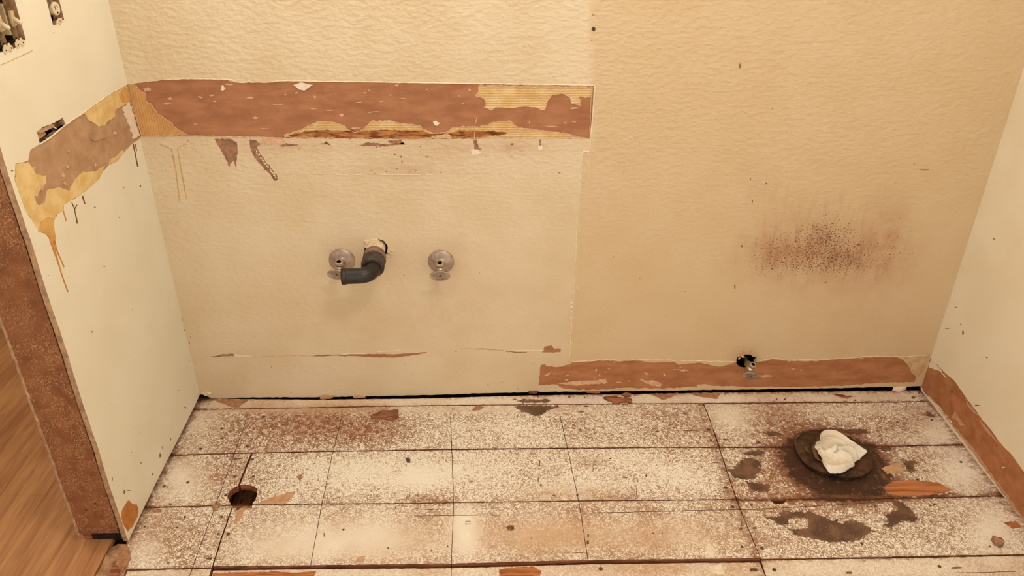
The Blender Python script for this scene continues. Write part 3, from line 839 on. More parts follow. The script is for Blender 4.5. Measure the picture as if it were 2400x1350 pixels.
# door jamb board closing the wall end
jb = empty('trim_1'); tag(jb, 'dark brown speckled door jamb board at the end of the left wall', 'door jamb', kind='structure')
nz = 60; V = []
zz = np.linspace(.034, 2.1, nz)
v, f = box((-.0688, YE + .012, 1.067), (.1044, .02, 2.066))
o = mesh_obj('jamb_board', v, f, MAT_JAMB, jb); bevel(o, .0015)
v, f = box((-.0135, YE + .02, 1.06), (.003, .03, 2.05)); mesh_obj('jamb_gap', v, f, MAT_DARK, jb)
for x, z in ((-.052, .14), (-.082, .12)):
    v, f = lathe([(0, .0012), (.004, .0012), (.0045, 0)], (x, YE + .002, z), (0, -1, 0), 10); mesh_obj('nail_head', v, f, MAT_NAIL, jb)
v, f = box((-.056, YE + .045, .016), (.086, .06, .04)); mesh_obj('undercut_shade', v, f, MAT_DARK, jb)  # dark block set in the undercut to paint its shade
v, f = box((-.110, YE + .03, .010), (.022, .03, .022)); mesh_obj('wood_block', v, f, MAT_EDGE, jb)

# ---- right wall ----------------------------------------------------
SCARR = [(2182, 838), (2190, 850), (2213, 873), (2240, 897), (2267, 937), (2293, 972), (2320, 1004), (2347, 1041), (2379, 1076), (2420, 1130), (2560, 1310), (2700, 1560), (2540, 1430), (2400, 1222), (2307, 1094), (2267, 1041), (2232, 995),
         (2197, 949), (2165, 920), (2153, 893), (2166, 868)]
sc_r = [R2(p) for p in jag(SCARR, 8, 1.5, 21)]
wall_right = sheet2('wall_right', [[(.0, .0), (0, 2.4), (-3.2, 2.4), (-3.2, 0)][::-1], sc_r], 'right', 0, .013, MAT_WALLP, None, .05, mats=[MAT_WALLP, MAT_FLAKE], edge_mat=1)
tag(wall_right, 'plain cream right wall with a brown strip along its foot', 'wall', kind='structure')
o = sheet2('baseboard_scar', [[R2(p) for p in grow(SCARR, 5)]], 'right', -.0016, .001, MAT_SCAR, wall_right)
o['label'] = 'brown strip where the baseboard was pulled off'
for i, poly in enumerate([[(2184, 839), (2200, 862), (2216, 886), (2212, 878), (2196, 868), (2178, 862), (2176, 855)],
                          [(2197, 952), (2230, 996), (2268, 1044), (2306, 1096), (2400, 1224), (2403, 1221), (2311, 1094), (2273, 1042), (2237, 1000), (2205, 960)],
                          [(2238, 964), (2244, 976), (2254, 990), (2262, 996), (2252, 998), (2240, 984), (2232, 980)],
                          [(2262, 934), (2275, 952), (2292, 974), (2284, 968), (2270, 954)], [(2296, 985), (2318, 1010), (2345, 1046), (2320, 1020), (2302, 998)]]):
    patch('paint_residue', 'right', poly, .0004, .002, MAT_TANFL if i != 0 else MAT_FLAKE, wall_right, 6, 1.5, 700 + i)
mini('torn_fleck', 'right', 2352, 1096, 8, 6, MAT_FLAKE, wall_right, .001, 720)
pcs = []
for i, (x, y, w, h) in enumerate([(2257, 780, 4, 12), (2230, 918, 3, 12), (2290, 950, 12, 3), (2313, 838, 4, 3), (2252, 760, 3, 3), (2240, 720, 4, 3), (2330, 560, 4, 3), (2220, 770, 12, 2)]):
    P = [R2((x + w / 2 * math.cos(t), y + h / 2 * math.sin(t))) for t in np.linspace(0, 2 * math.pi, 7, endpoint=False)]
    n = 7; v = [(W - .0004, a, b) for a, b in P] + [(W + .0005, a, b) for a, b in P]
    pcs.append((v, [tuple(range(n))] + [(k, n + k, n + (k + 1) % n, (k + 1) % n) for k in range(n)]))
v, f = join(*pcs); o = mesh_obj('scuff_marks', v, f, MAT_SCUFFW, wall_right); o['kind'] = 'stuff'
v, f = box((W + .06, -1.5, 1.15), (.09, 3.4, 2.7)); mesh_obj('wall_core', v, f, MAT_DARK, wall_right)
# ---- hallway walls beyond the doorway
v, f = box((-1.29, -.9, 1.2), (.06, 5.0, 2.4)); o = mesh_obj('wall_hallway', v, f, MAT_WALLP)
tag(o, 'plain cream hallway wall far left beyond the door opening', 'wall', kind='structure')
v, f = box((-.69, 1.63, 1.2), (1.26, .06, 2.4)); o = mesh_obj('wall_hallway_end', v, f, MAT_WALLP)
tag(o, 'plain cream wall closing the far end of the hallway', 'wall', kind='structure')
v, f = box((-.128, .95, 1.2), (.02, 1.34, 2.4)); o = mesh_obj('wall_hallway_side', v, f, MAT_WALLP)
tag(o, 'hallway side wall running on behind the bathroom corner', 'wall', kind='structure')
# ---- ceiling -------------------------------------------------------
v, f = box((.6, -.8, 2.43), (3.9, 5.0, .06)); o = mesh_obj('ceiling', v, f, simple('ceiling_white', (240, 232, 218), .9, var=.03, bump=.3, bsc=90))
tag(o, 'plain white bathroom ceiling above the frame', 'ceiling', kind='structure')
# ================================================================== floors
floor = empty('floor'); tag(floor, 'worn glue-speckled plank subfloor of the gutted bathroom', 'floor', kind='structure')
BASE = [(700, 1000, 200, 50, .36), (910, 1010, 80, 40, .18), (820, 1010, 120, 40, .12), (450, 985, 60, 35, -.18), (1150, 1000, 140, 45, -.16), (1000, 1010, 60, 40, -.1), (1480, 1000, 160, 50, -.02), (1610, 1010, 70, 45, .2),
        (1720, 990, 60, 40, -.2), (1830, 985, 80, 40, .25), (1960, 965, 150, 14, -.1), (2120, 1000, 90, 40, .12), (2200, 1010, 50, 40, -.22), (430, 1125, 60, 50, -.15), (530, 1110, 70, 60, .16),
        (780, 1110, 170, 60, -.28), (1100, 1100, 260, 60, -.26), (985, 1118, 50, 30, -.3), (1385, 1085, 40, 14, .22), (1500, 1100, 130, 60, -.28), (1640, 1110, 60, 55, -.2), (1380, 1160, 200, 14, .15),
        (1850, 1110, 110, 60, .22), (2010, 1160, 220, 20, .25), (2260, 1100, 60, 45, -.28), (450, 1255, 120, 60, .14), (700, 1255, 160, 60, -.12), (920, 1260, 130, 55, -.06), (1090, 1240, 34, 60, -.3),
        (1000, 1170, 60, 10, .3), (1260, 1255, 150, 50, .16), (1550, 1250, 220, 50, .14), (1860, 1195, 120, 20, .15), (2160, 1280, 200, 40, -.14), (2330, 1230, 60, 60, -.26), (340, 1290, 50, 50, -.1),
        (1100, 940, 500, 8, -.12), (1700, 935, 400, 10, -.1), (1560, 1335, 200, 16, .18), (2050, 1335, 260, 20, -.12), (800, 1345, 200, 12, -.1), (1660, 1295, 14, 20, -.3)]
SPECK = [(820, 1265, 300, 60, -.3), (640, 1240, 90, 60, -.15), (650, 962, 200, 7, -.7), (1260, 1255, 150, 55, -.75), (1550, 1255, 200, 50, -.7), (985, 1118, 48, 30, -.8), (1090, 1240, 34, 60, -.8), (430, 1120, 60, 55, -.8), (860, 1265, 200, 55, -.75), (640, 1290, 100, 30, -.4), (450, 985, 60, 35, -.9),
         (1100, 960, 330, 9, -.8), (2260, 1105, 60, 50, -.8), (2330, 1240, 60, 60, -.8), (2200, 1010, 50, 40, -.8), (1700, 970, 60, 20, -.6), (340, 1290, 50, 40, -.6), (1340, 1150, 120, 26, -.6), (360, 1190, 40, 60, -.4),
         (1720, 985, 60, 30, -.35), (2000, 960, 180, 10, -.5)]
RED = [(740, 990, 60, 26, .6), (650, 975, 50, 14, .35), (860, 960, 40, 10, .35), (820, 1000, 60, 20, .25), (1630, 1000, 40, 40, .18), (1810, 975, 40, 25, .5), (2170, 968, 30, 14, .6), (2110, 1000, 50, 40, .25), (560, 1050, 120, 10, .4),
       (1880, 1040, 60, 60, .35), (1950, 1160, 160, 16, .4), (1450, 1170, 60, 8, .5), (1000, 1172, 50, 7, .5), (1385, 1082, 30, 12, .5), (1180, 1322, 60, 6, .5), (880, 1015, 60, 20, .2)]
STAINS = [
    [(1708, 1102), (1732, 1087), (1737, 1075), (1758, 1072), (1786, 1082), (1781, 1105), (1768, 1123), (1745, 1126), (1719, 1121)],
    [(1747, 1128), (1776, 1131), (1807, 1136), (1804, 1154), (1776, 1154), (1758, 1147)],
    [(1735, 1062), (1764, 1056), (1800, 1055), (1786, 1069), (1745, 1067)],
    [(1796, 1212), (1827, 1206), (1833, 1196), (1853, 1198), (1905, 1201), (1931, 1211), (1970, 1227), (1995, 1219), (2021, 1224), (2052, 1245), (2029, 1258), (2000, 1270), (1944, 1270), (1905, 1263), (1864, 1255), (1850, 1243),
     (1895, 1236), (1893, 1216), (1850, 1214), (1842, 1236), (1820, 1227)],
    [(2086, 1172), (2114, 1176), (2131, 1190), (2152, 1214), (2142, 1225), (2118, 1221), (2093, 1238), (2066, 1238), (2079, 1225), (2076, 1207), (2104, 1193)],
    [(2114, 1078), (2152, 1080), (2142, 1092), (2145, 1106), (2128, 1110), (2121, 1092)],
    [(1924, 1005), (1946, 1001), (1979, 1006), (2025, 1005), (2040, 1015), (2012, 1019), (1976, 1015)],
    [(2050, 1065), (2062, 1090), (2078, 1118), (2085, 1130), (2072, 1128), (2060, 1105)],
    [(1202, 936), (1288, 935), (1285, 944), (1222, 945)],
    [(1205, 952), (1290, 951), (1316, 954), (1293, 961), (1258, 977), (1220, 965)],
    [(1790, 1012), (1820, 1010), (1836, 1020), (1800, 1024)], [(2055, 1050), (2085, 1044), (2098, 1052), (2070, 1058)],
    [(1600, 970), (1612, 968), (1610, 974)], [(2170, 965), (2200, 975), (2190, 980), (2165, 972)], [(1880, 1156), (2060, 1163), (2120, 1168), (1950, 1170)],
    [(1985, 1224), (2000, 1220), (2005, 1230), (1990, 1234)], [(2170, 1158), (2245, 1155), (2220, 1166), (2150, 1168)]]
ST2 = [np.array([F2(p) for p in s]) for s in STAINS]
FLC = np.array([2.0, -.335])


def a_base(v): return np.clip(gauss(*pix(v), BASE, .40), -.2, 1)


def a_speck(v):
    px, py = pix(v); s = gauss(px, py, SPECK, 1.0)
    s = np.where(v[:, 1] > -.056, .18, s); s = np.where(v[:, 1] < -.715, s * .35, s)
    return np.clip(s, .04, 1.1)


def a_red(v): return np.clip(gauss(*pix(v), RED, 0), 0, .8)


def a_grime_shade(v):
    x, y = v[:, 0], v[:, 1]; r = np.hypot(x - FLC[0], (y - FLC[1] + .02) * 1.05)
    g = .62 * np.exp(-((r - .12) / .06) ** 2) + .55 * np.exp(-((r - .118) / .03) ** 2) * np.clip(.35 - (y - FLC[1]) * 7, 0, 1) + .40 * np.exp(-(r / .27) ** 2)  # dirt ring round the flange; the front crescent paints its shadow
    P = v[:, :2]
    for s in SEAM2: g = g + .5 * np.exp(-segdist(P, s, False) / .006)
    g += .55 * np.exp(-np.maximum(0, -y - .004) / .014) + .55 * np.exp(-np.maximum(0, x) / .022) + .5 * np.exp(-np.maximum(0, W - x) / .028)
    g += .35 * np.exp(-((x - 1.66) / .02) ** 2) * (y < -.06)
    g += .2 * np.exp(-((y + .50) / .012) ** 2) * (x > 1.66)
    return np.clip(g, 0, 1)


def a_stain(v):
    P = v[:, :2]; d = np.full(len(P), -1.)
    for s in ST2: d = np.maximum(d, sdf(P, s))
    return np.clip(d, -.03, .03)


SEAM2 = []
FA = {'base': a_base, 'speck': a_speck, 'red': a_red, 'grime_shade': a_grime_shade, 'stain': a_stain}
# seams, joints (traced), saw cuts
S0 = [(400, 933), (745, 937), (1000, 934), (1278, 926), (1738, 920), (2180, 914), (2240, 913)]
S1 = [(400, 961), (458, 960), (1000, 951), (1500, 946.5), (2100, 942.5), (2240, 940)]
S2 = [(340, 1070), (400, 1067.5), (590, 1062), (1000, 1055), (1330, 1051), (1685, 1049), (1870, 1048.5), (2090, 1046), (2265, 1042.5), (2330, 1041)]
S3 = [(280, 1191), (338, 1190), (540, 1184.5), (1000, 1180), (1360, 1174.5), (1720, 1172), (2070, 1169), (2345, 1163), (2420, 1161)]
S4 = [(290, 1336), (300, 1336), (500, 1331), (780, 1328), (1060, 1325), (1380, 1316), (1780, 1312), (2400, 1301), (2520, 1299)]
S5 = [(180, 1518), (500, 1514), (1060, 1504), (1780, 1490), (2600, 1474)]
JA = [(606, 1010), (590, 1063), (565, 1125), (545, 1186), (520, 1260), (498, 1332), (440, 1520)]
JB = [(1646, 940), (1660, 975), (1686, 1050), (1722, 1160), (1735, 1195), (1783, 1313), (1800, 1365), (1850, 1500)]
JL = [(428, 920), (432, 934), (418, 960), (360, 1067), (305, 1190), (292, 1240), (296, 1275)]
JR = [(2172, 900), (2195, 940), (2276, 1043), (2362, 1163), (2470, 1301), (2600, 1480)]


SEAM2 += [np.array([F2(p) for p in s]) for s in (S1, S2, S3, S4)]


def xat(line, y):
    L = np.array(line, float); k = np.argsort(L[:, 1]); return float(np.interp(y, L[k, 1], L[k, 0]))


def yat(line, x):
    L = np.array(line, float); return float(np.interp(x, L[:, 0], L[:, 1]))


def board_px(top, bottom, left, right, gt=1.2, gb=1.2, gl=1.2, gr=1.2):
    """outline in traced coordinates of the board between two seams and two joints"""
    def corner(seam, joint):
        x = 1000.
        for _ in range(8): y = yat(seam, x); x = xat(joint, y)
        return x, y
    tl, tr, br, bl = corner(top, left), corner(top, right), corner(bottom, right), corner(bottom, left)
    t = [tl] + [p for p in top if tl[0] + 4 < p[0] < tr[0] - 4] + [tr]
    b = [bl] + [p for p in bottom if bl[0] + 4 < p[0] < br[0] - 4] + [br]
    rj = [p for p in right if tr[1] + 4 < p[1] < br[1] - 4]; lj = [p for p in left if tl[1] + 4 < p[1] < bl[1] - 4]
    P = [(x, y + gt) for x, y in t]; P[0] = (P[0][0] + gl, P[0][1]); P[-1] = (P[-1][0] - gr, P[-1][1])
    P += [(x - gr, y) for x, y in rj]
    Q = [(x, y - gb) for x, y in b]; Q[0] = (Q[0][0] + gl, Q[0][1]); Q[-1] = (Q[-1][0] - gr, Q[-1][1])
    P += Q[::-1] + [(x + gl, y) for x, y in lj[::-1]]
    return P


SLITS = [[(577, 985), (540, 1090), (505, 1185), (443, 1352)], [(800, 980), (776, 1080), (753, 1190), (728, 1326)], [(1056, 975), (1059, 1060), (1063, 1180), (1059, 1290), (1057, 1350), (1052, 1498)],
         [(1312, 972), (1330, 1052), (1357, 1180), (1378, 1312)], [(970, 1210.5), (1165, 1208)], [(1392, 1203), (1560, 1199), (1740, 1195), (1985, 1182), (2090, 1174)], [(1600, 1010), (1640, 1010.5)],
         [(1265, 1295), (1368, 1296)], [(2240, 1342), (2300, 1341), (2380, 1339)]]
slit2 = []
for s in SLITS:
    P = jag(s, 12, .35, 5, closed=False); slit2.append([F2(p) for p in buffer_line(P, 1.35)])
HOLE = [(536, 1172), (533, 1163), (538, 1152), (550, 1142), (566, 1136.5), (582, 1136.5), (596, 1141), (604, 1147), (603, 1160), (599, 1172), (592, 1181), (590, 1192), (546, 1192)]
NOTCH = [(1807, 1168), (1807, 1174.5), (1813, 1179), (1825, 1181.5), (1836, 1179.5), (1843, 1174.5), (1843, 1168)]
KNOT = [(2361, 1232), (2363, 1225), (2369, 1222), (2374, 1229), (2370, 1235)]


def warp_rel(sd, amp):
    r = np.random.default_rng(sd); ph = r.uniform(0, 6, 4)
    return lambda V: amp * (np.sin(V[:, 0] * 5 + ph[0]) + .6 * np.sin(V[:, 0] * 13 + V[:, 1] * 9 + ph[1]) + .4 * np.sin(V[:, 1] * 30 + ph[2]))


BOARDS = [
    ('a', S0, S1, JL, JR, 0.0, dict(gt=0)),
    ('b', S1, S2, JL, JB, .001, {}), ('c', S1, S2, JB, JR, .0005, {}),
    ('d', S2, S3, JL, JA, .0, dict(gr=2.4)), ('e', S2, S3, JA, JB, .001, dict(gl=2.4)), ('f', S2, S3, JB, JR, .0, {}),
    ('g', S3, S4, JL, JA, .0005, dict(gr=1.8)), ('h', S3, S4, JA, JB, .0015, dict(gl=1.8, gb=3.0)), ('i', S3, S4, JB, JR, .0005, dict(gb=2.0)),
    ('j', S4, S5, [(296, 1300), (297, 1336), (288, 1360), (245, 1520)], JA, -.001, dict(gr=3)), ('k', S4, S5, JA, JB, -.004, dict(gt=4.0)), ('l', S4, S5, JB, JR, -.001, {})]
BO = {}
for i, (key, t, b, l, r, dz, kw) in enumerate(BOARDS):
    P = jag(board_px(t, b, l, r, **kw), 10, .45, 800 + i)
    lp = [F2(p) for p in P]
    holes = [h for h in slit2]
    if key in 'degh': holes = holes + [[F2(p) for p in HOLE]]
    if key in 'i': holes = holes + [[F2(p) for p in NOTCH], [F2(p) for p in KNOT]]
    # keep only holes that touch this board
    A = np.array(lp); mn, mx = A.min(0), A.max(0)
    hk = []
    for h in holes:
        H = np.array(h)
        if (H.max(0) > mn).all() and (H.min(0) < mx).all(): hk.append(h)
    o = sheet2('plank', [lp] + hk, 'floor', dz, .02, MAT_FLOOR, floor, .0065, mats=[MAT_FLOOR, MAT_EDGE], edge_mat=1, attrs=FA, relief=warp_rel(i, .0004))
    BO[key] = o
# boards nearer than the frame, towards the viewer
y0 = -.938
for r_ in range(6):
    y1 = y0 - .217
    for x0, x1 in ((.0, .9 + .3 * (r_ % 2)), (.904 + .3 * (r_ % 2), W)):
        sheet2('plank', [[(x0, y1 + .003), (x1, y1 + .003), (x1, y0), (x0, y0)]], 'floor', 0, .02, MAT_FLOOR, floor, .03, mats=[MAT_FLOOR, MAT_EDGE], edge_mat=1,
               attrs={'base': lambda v: np.full(len(v), .35), 'speck': lambda v: np.full(len(v), .8), 'red': lambda v: np.zeros(len(v)), 'grime_shade': lambda v: np.zeros(len(v)), 'stain': lambda v: np.full(len(v), -.03)})
    y0 = y1
# diagonal sub-boards under the planks, seen through the hole
for k in range(10):
    v, f = box((.05 + k * .26, -.6, -.13), (.252, 1.7, .02)); mesh_obj('underlying_board', v, f, MAT_RAWY, floor)
v, f = box((W / 2, -1.0, -.16), (W + .5, 3.0, .01)); mesh_obj('crawl_space', v, f, MAT_DARK, floor)
# piece of joist right under the hole
p0, p1 = F2((548, 1200)), F2((600, 1195))
v, f = box((.262, -.545, -.045), (.085, .16, .03)); mesh_obj('joist', v, f, MAT_RAWY, floor)
v, f = box((.283, -.545, -.0295), (.003, .16, .002)); mesh_obj('joist_crack', v, f, MAT_DARK, floor)

# scraped, bare and raw-wood spots on the boards
for i, (key, poly, mt) in enumerate([
    ('e', [(611, 1177), (642, 1165), (691, 1152), (683, 1167), (665, 1182), (613, 1182)], MAT_TANFL), ('e', [(694, 1118), (706, 1113), (710, 1120), (703, 1127)], MAT_BARE),
    ('h', [(552, 1212), (556, 1200), (575, 1192), (566, 1212), (551, 1228)], MAT_TANFL), ('b', [(420, 972), (440, 970)], None),
    ('f', [(2072, 1141), (2093, 1128), (2145, 1125.5), (2198, 1132), (2232, 1150), (2180, 1160), (2128, 1163), (2083, 1158)], MAT_RAW),
    ('i', [(2352, 1226), (2380, 1222), (2396, 1236), (2372, 1240)], MAT_RAW), ('g', [(356, 1197), (380, 1193), (378, 1200), (360, 1202)], MAT_BARE), ('h', [(832, 1318), (838, 1309), (856, 1304), (853, 1320)], MAT_TANFL),
    ('a', [(501, 938), (581, 937), (561, 954), (546, 954), (526, 947)], MAT_BARE), ('a', [(1524, 923), (1591, 922), (1562, 936), (1550, 936)], MAT_BARE), ('a', [(1617, 922), (1692, 920), (1681, 935), (1635, 929)], MAT_BARE),
    ('k', [(497, 1342), (640, 1337), (690, 1340), (740, 1337), (735, 1350), (640, 1356), (497, 1356)], MAT_RAW),
    ('k', [(1170, 1332), (1215, 1327), (1250, 1326), (1270, 1336), (1262, 1356), (1170, 1360)], MAT_RAW), ('b', [(1105, 962), (1118, 950), (1134, 955), (1124, 962)], MAT_BARE),
    ('h', [(1656, 1280), (1664, 1278), (1676, 1290), (1672, 1308), (1660, 1308)], MAT_FLAKE), ('k', [(1660, 1326), (1690, 1320), (1700, 1345), (1672, 1342)], MAT_FLAKE), ('f', [(2064, 1096), (2110, 1084), (2118, 1104), (2080, 1112)], MAT_TANFL)]):
    if mt is None: continue
    dz = {k[0]: k[5] for k in BOARDS}[key]
    o = patch('bare_patch' if mt != MAT_FLAKE else 'paint_splash', 'floor', poly, dz + .0011, .0022, mt, BO[key], 5, 1.1, 900 + i)
# nail heads
NAILS = [('b', 580, 1046, 4), ('d', 553, 1076, 4), ('e', 592, 1078, 4), ('d', 550, 1118, 4), ('e', 593, 1118, 4), ('d', 529, 1161, 4), ('h', 558, 1194, 4), ('h', 535, 1253, 4.5), ('g', 512, 1252, 3), ('h', 1717, 1189, 4.5), ('i', 1761, 1184, 3.6),
         ('h', 1739, 1283, 4), ('i', 1786, 1286, 4.5), ('e', 1700, 1144, 5), ('b', 1660, 1008, 5), ('b', 1666, 1032, 3.5), ('i', 2020, 1275, 4), ('i', 2051, 1187, 3.6), ('c', 2184, 985, 4), ('f', 2252, 1083, 3.6), ('f', 2150, 1124, 3.6), ('l', 1815, 1335, 5), ('l', 2202, 1327, 4),
         ('b', 470, 1053, 4), ('b', 618, 978, 5), ('b', 520, 1005, 4), ('g', 433, 1212, 3), ('g', 340, 1175 + 60, 3), ('k', 1408, 1331, 5), ('e', 1353, 1191 - 30, 3), ('d', 385, 1140, 4), ('d', 440, 1131, 4), ('h', 805, 1243, 3), ('c', 2103, 990, 3), ('c', 1778, 1037, 4)]
for i, (key, x, y, s) in enumerate(NAILS):
    q = F2((x, y)); dz = {k[0]: k[5] for k in BOARDS}[key]; r = s * .0011
    v, f = lathe([(0, .0014), (r * .7, .0016), (r, .0008), (r * 1.02, -.002)], (q[0], q[1], dz + .0006), (random.uniform(-.15, .15), random.uniform(-.15, .15), 1), 10)
    mesh_obj('nail_head', v, f, MAT_NAIL, BO[key], smooth=True)
# splinters, cracks and dirt specks on the boards, too small to pick apart
pcs = []
CR = [(1430, 1076, 9, 1.5), (1390, 1100, 3, 14), (1265, 1085, 5, 16), (1262, 1125, 3, 14), (1268, 1138, 8, 6), (1299, 1162, 10, 4), (1465, 1120, 20, 1.5), (1495, 1128, 2, 10), (1492, 1150, 1.5, 24), (1515, 1116, 6, 10), (1198, 1238, 28, 14),
      (1378, 1257, 8, 10), (1378, 1272, 9, 12), (1352, 1191, 4, 9), (1010, 1195, 60, 1.8), (1530, 1251, 8, 3), (1552, 1250, 6, 2), (1738, 1228, 5, 14), (1736, 1240, 10, 6), (1700, 1031, 20, 2), (1776, 1038, 14, 5), (1675, 1086, 20, 2), (1690, 1124, 26, 2), (1768, 1238, 12, 5),
      (928, 1181 + 10, 3, 8), (760, 1255, 5, 12), (1012, 1292, 8, 6), (1050, 1282, 5, 5), (910, 1286, 6, 5), (1305, 950, 8, 5), (1262, 930, 8, 3), (1334, 930, 9, 4), (1370, 932, 4, 4), (1363, 966, 14, 3), (1375, 953, 12, 4), (1840, 936, 8, 5), (1827, 945, 18, 3), (1820, 937, 5, 5), (1970, 928, 24, 4), (2004, 939, 5, 3),
      (1990, 930, 18, 2), (2140, 932, 12, 6), (2155, 920, 14, 6), (345, 1178, 10, 3), (400, 1182, 10, 3), (372, 1104, 14, 3), (448, 1020, 5, 3), (482, 988, 4, 3), (494, 1004, 3, 5), (520, 1028, 12, 3), (556, 1044, 8, 4), (562, 1076, 10, 3), (541, 1212, 20, 3), (520, 1212, 10, 4), (490, 1310, 22, 3), (505, 1313, 10, 4), (415, 1237, 8, 2), (447, 1287, 3, 6),
      (395, 1320, 8, 2), (2320, 1282, 10, 4), (2336, 1275, 20, 10), (2128, 1090, 14, 8), (2180, 1186, 10, 4), (2190, 1183, 12, 3), (1960, 1220, 18, 6), (2240, 1331, 30, 2), (1990, 1343, 20, 4), (1765, 1335, 24, 6), (960, 1163, 3, 10), (980, 1163, 2, 12), (2350, 1166, 8, 4), (1540, 1012, 14, 2), (1580, 1003, 10, 2), (1170, 1300, 12, 2), (1224, 1227, 2, 5), (1245, 1263, 2, 5)]
for i, (x, y, w, h) in enumerate(CR):
    r = np.random.default_rng(1000 + i); n = 8; P = []
    for t in range(n):
        q = r.uniform(.5, 1.1); P.append(F2((x + w / 2.4 * q * math.cos(2 * math.pi * t / n), y + h / 2 * q * math.sin(2 * math.pi * t / n))))
    P = P[::-1]
    v = [(a, b, .0026) for a, b in P] + [(a, b, -.004) for a, b in P]
    pcs.append((v, [tuple(range(n))] + [(k, n + k, n + (k + 1) % n, (k + 1) % n) for k in range(n)]))
v, f = join(*pcs); o = mesh_obj('splinter_specks', v, f, MAT_SCUFF, floor); o['kind'] = 'stuff'
o['label'] = 'dark specks and splinters on the boards'

# ---- hallway floor and threshold ------------------------------------
hall = empty('floor_hallway'); tag(hall, 'smooth orange-brown oak floor of the hallway beyond the jamb', 'floor', kind='structure')
xr = -.046
for k in range(10):
    wv = .128; x1 = xr - k * (wv + .0003); x0 = x1 - wv
    cuts = [-2.4, -1.1 + .33 * (k % 3), .15 + .37 * ((k * 2) % 3), 1.6]
    for a, b in zip(cuts[:-1], cuts[1:]):
        v, f = box(((x0 + x1) / 2, (a + b) / 2, -.008), (wv, b - a - .0003, .016)); o = mesh_obj('oak_strip', v, f, MAT_HALL, hall); bevel(o, .0006, 1)
        o['shade'] = 0.0
thr = empty('trim_2'); tag(thr, 'splintered worn threshold strip between oak floor and bathroom boards', 'threshold', kind='structure')
patch('worn_strip', 'floor', [(259, 1284), (276, 1276), (296, 1276), (299, 1296), (303, 1310), (299, 1330), (290, 1350), (262, 1420), (225, 1560), (60, 2000), (-40, 2000), (120, 1560), (190, 1420), (224, 1350), (245, 1310)], .001, .03, MAT_STRIP, thr, 6, 1.2, 1100, spacing=.008,
      relief=lambda V: RNG.normal(size=len(V)) * .0012)
patch('bare_edge', 'floor', [(286, 1288), (298, 1284), (306, 1296), (306, 1312), (297, 1330), (280, 1350), (250, 1400), (240, 1400), (262, 1345), (278, 1310)], .005, .02, MAT_BARE, thr, 6, 1.2, 1101, spacing=.008)
patch('splinter', 'floor', [(262, 1336), (272, 1328), (284, 1338), (276, 1360), (258, 1370)], .009, .02, MAT_EDGE, thr, 4, 1.8, 1102)
# ================================================================== plumbing
def rotm(roll, tilt):
    return Matrix.Rotation(roll, 3, 'Y') @ Matrix.Rotation(tilt, 3, 'X')


def xf(vf, R, o=(0, 0, 0)):
    return [R @ Vector(v) + Vector(o) for v in vf[0]], vf[1]


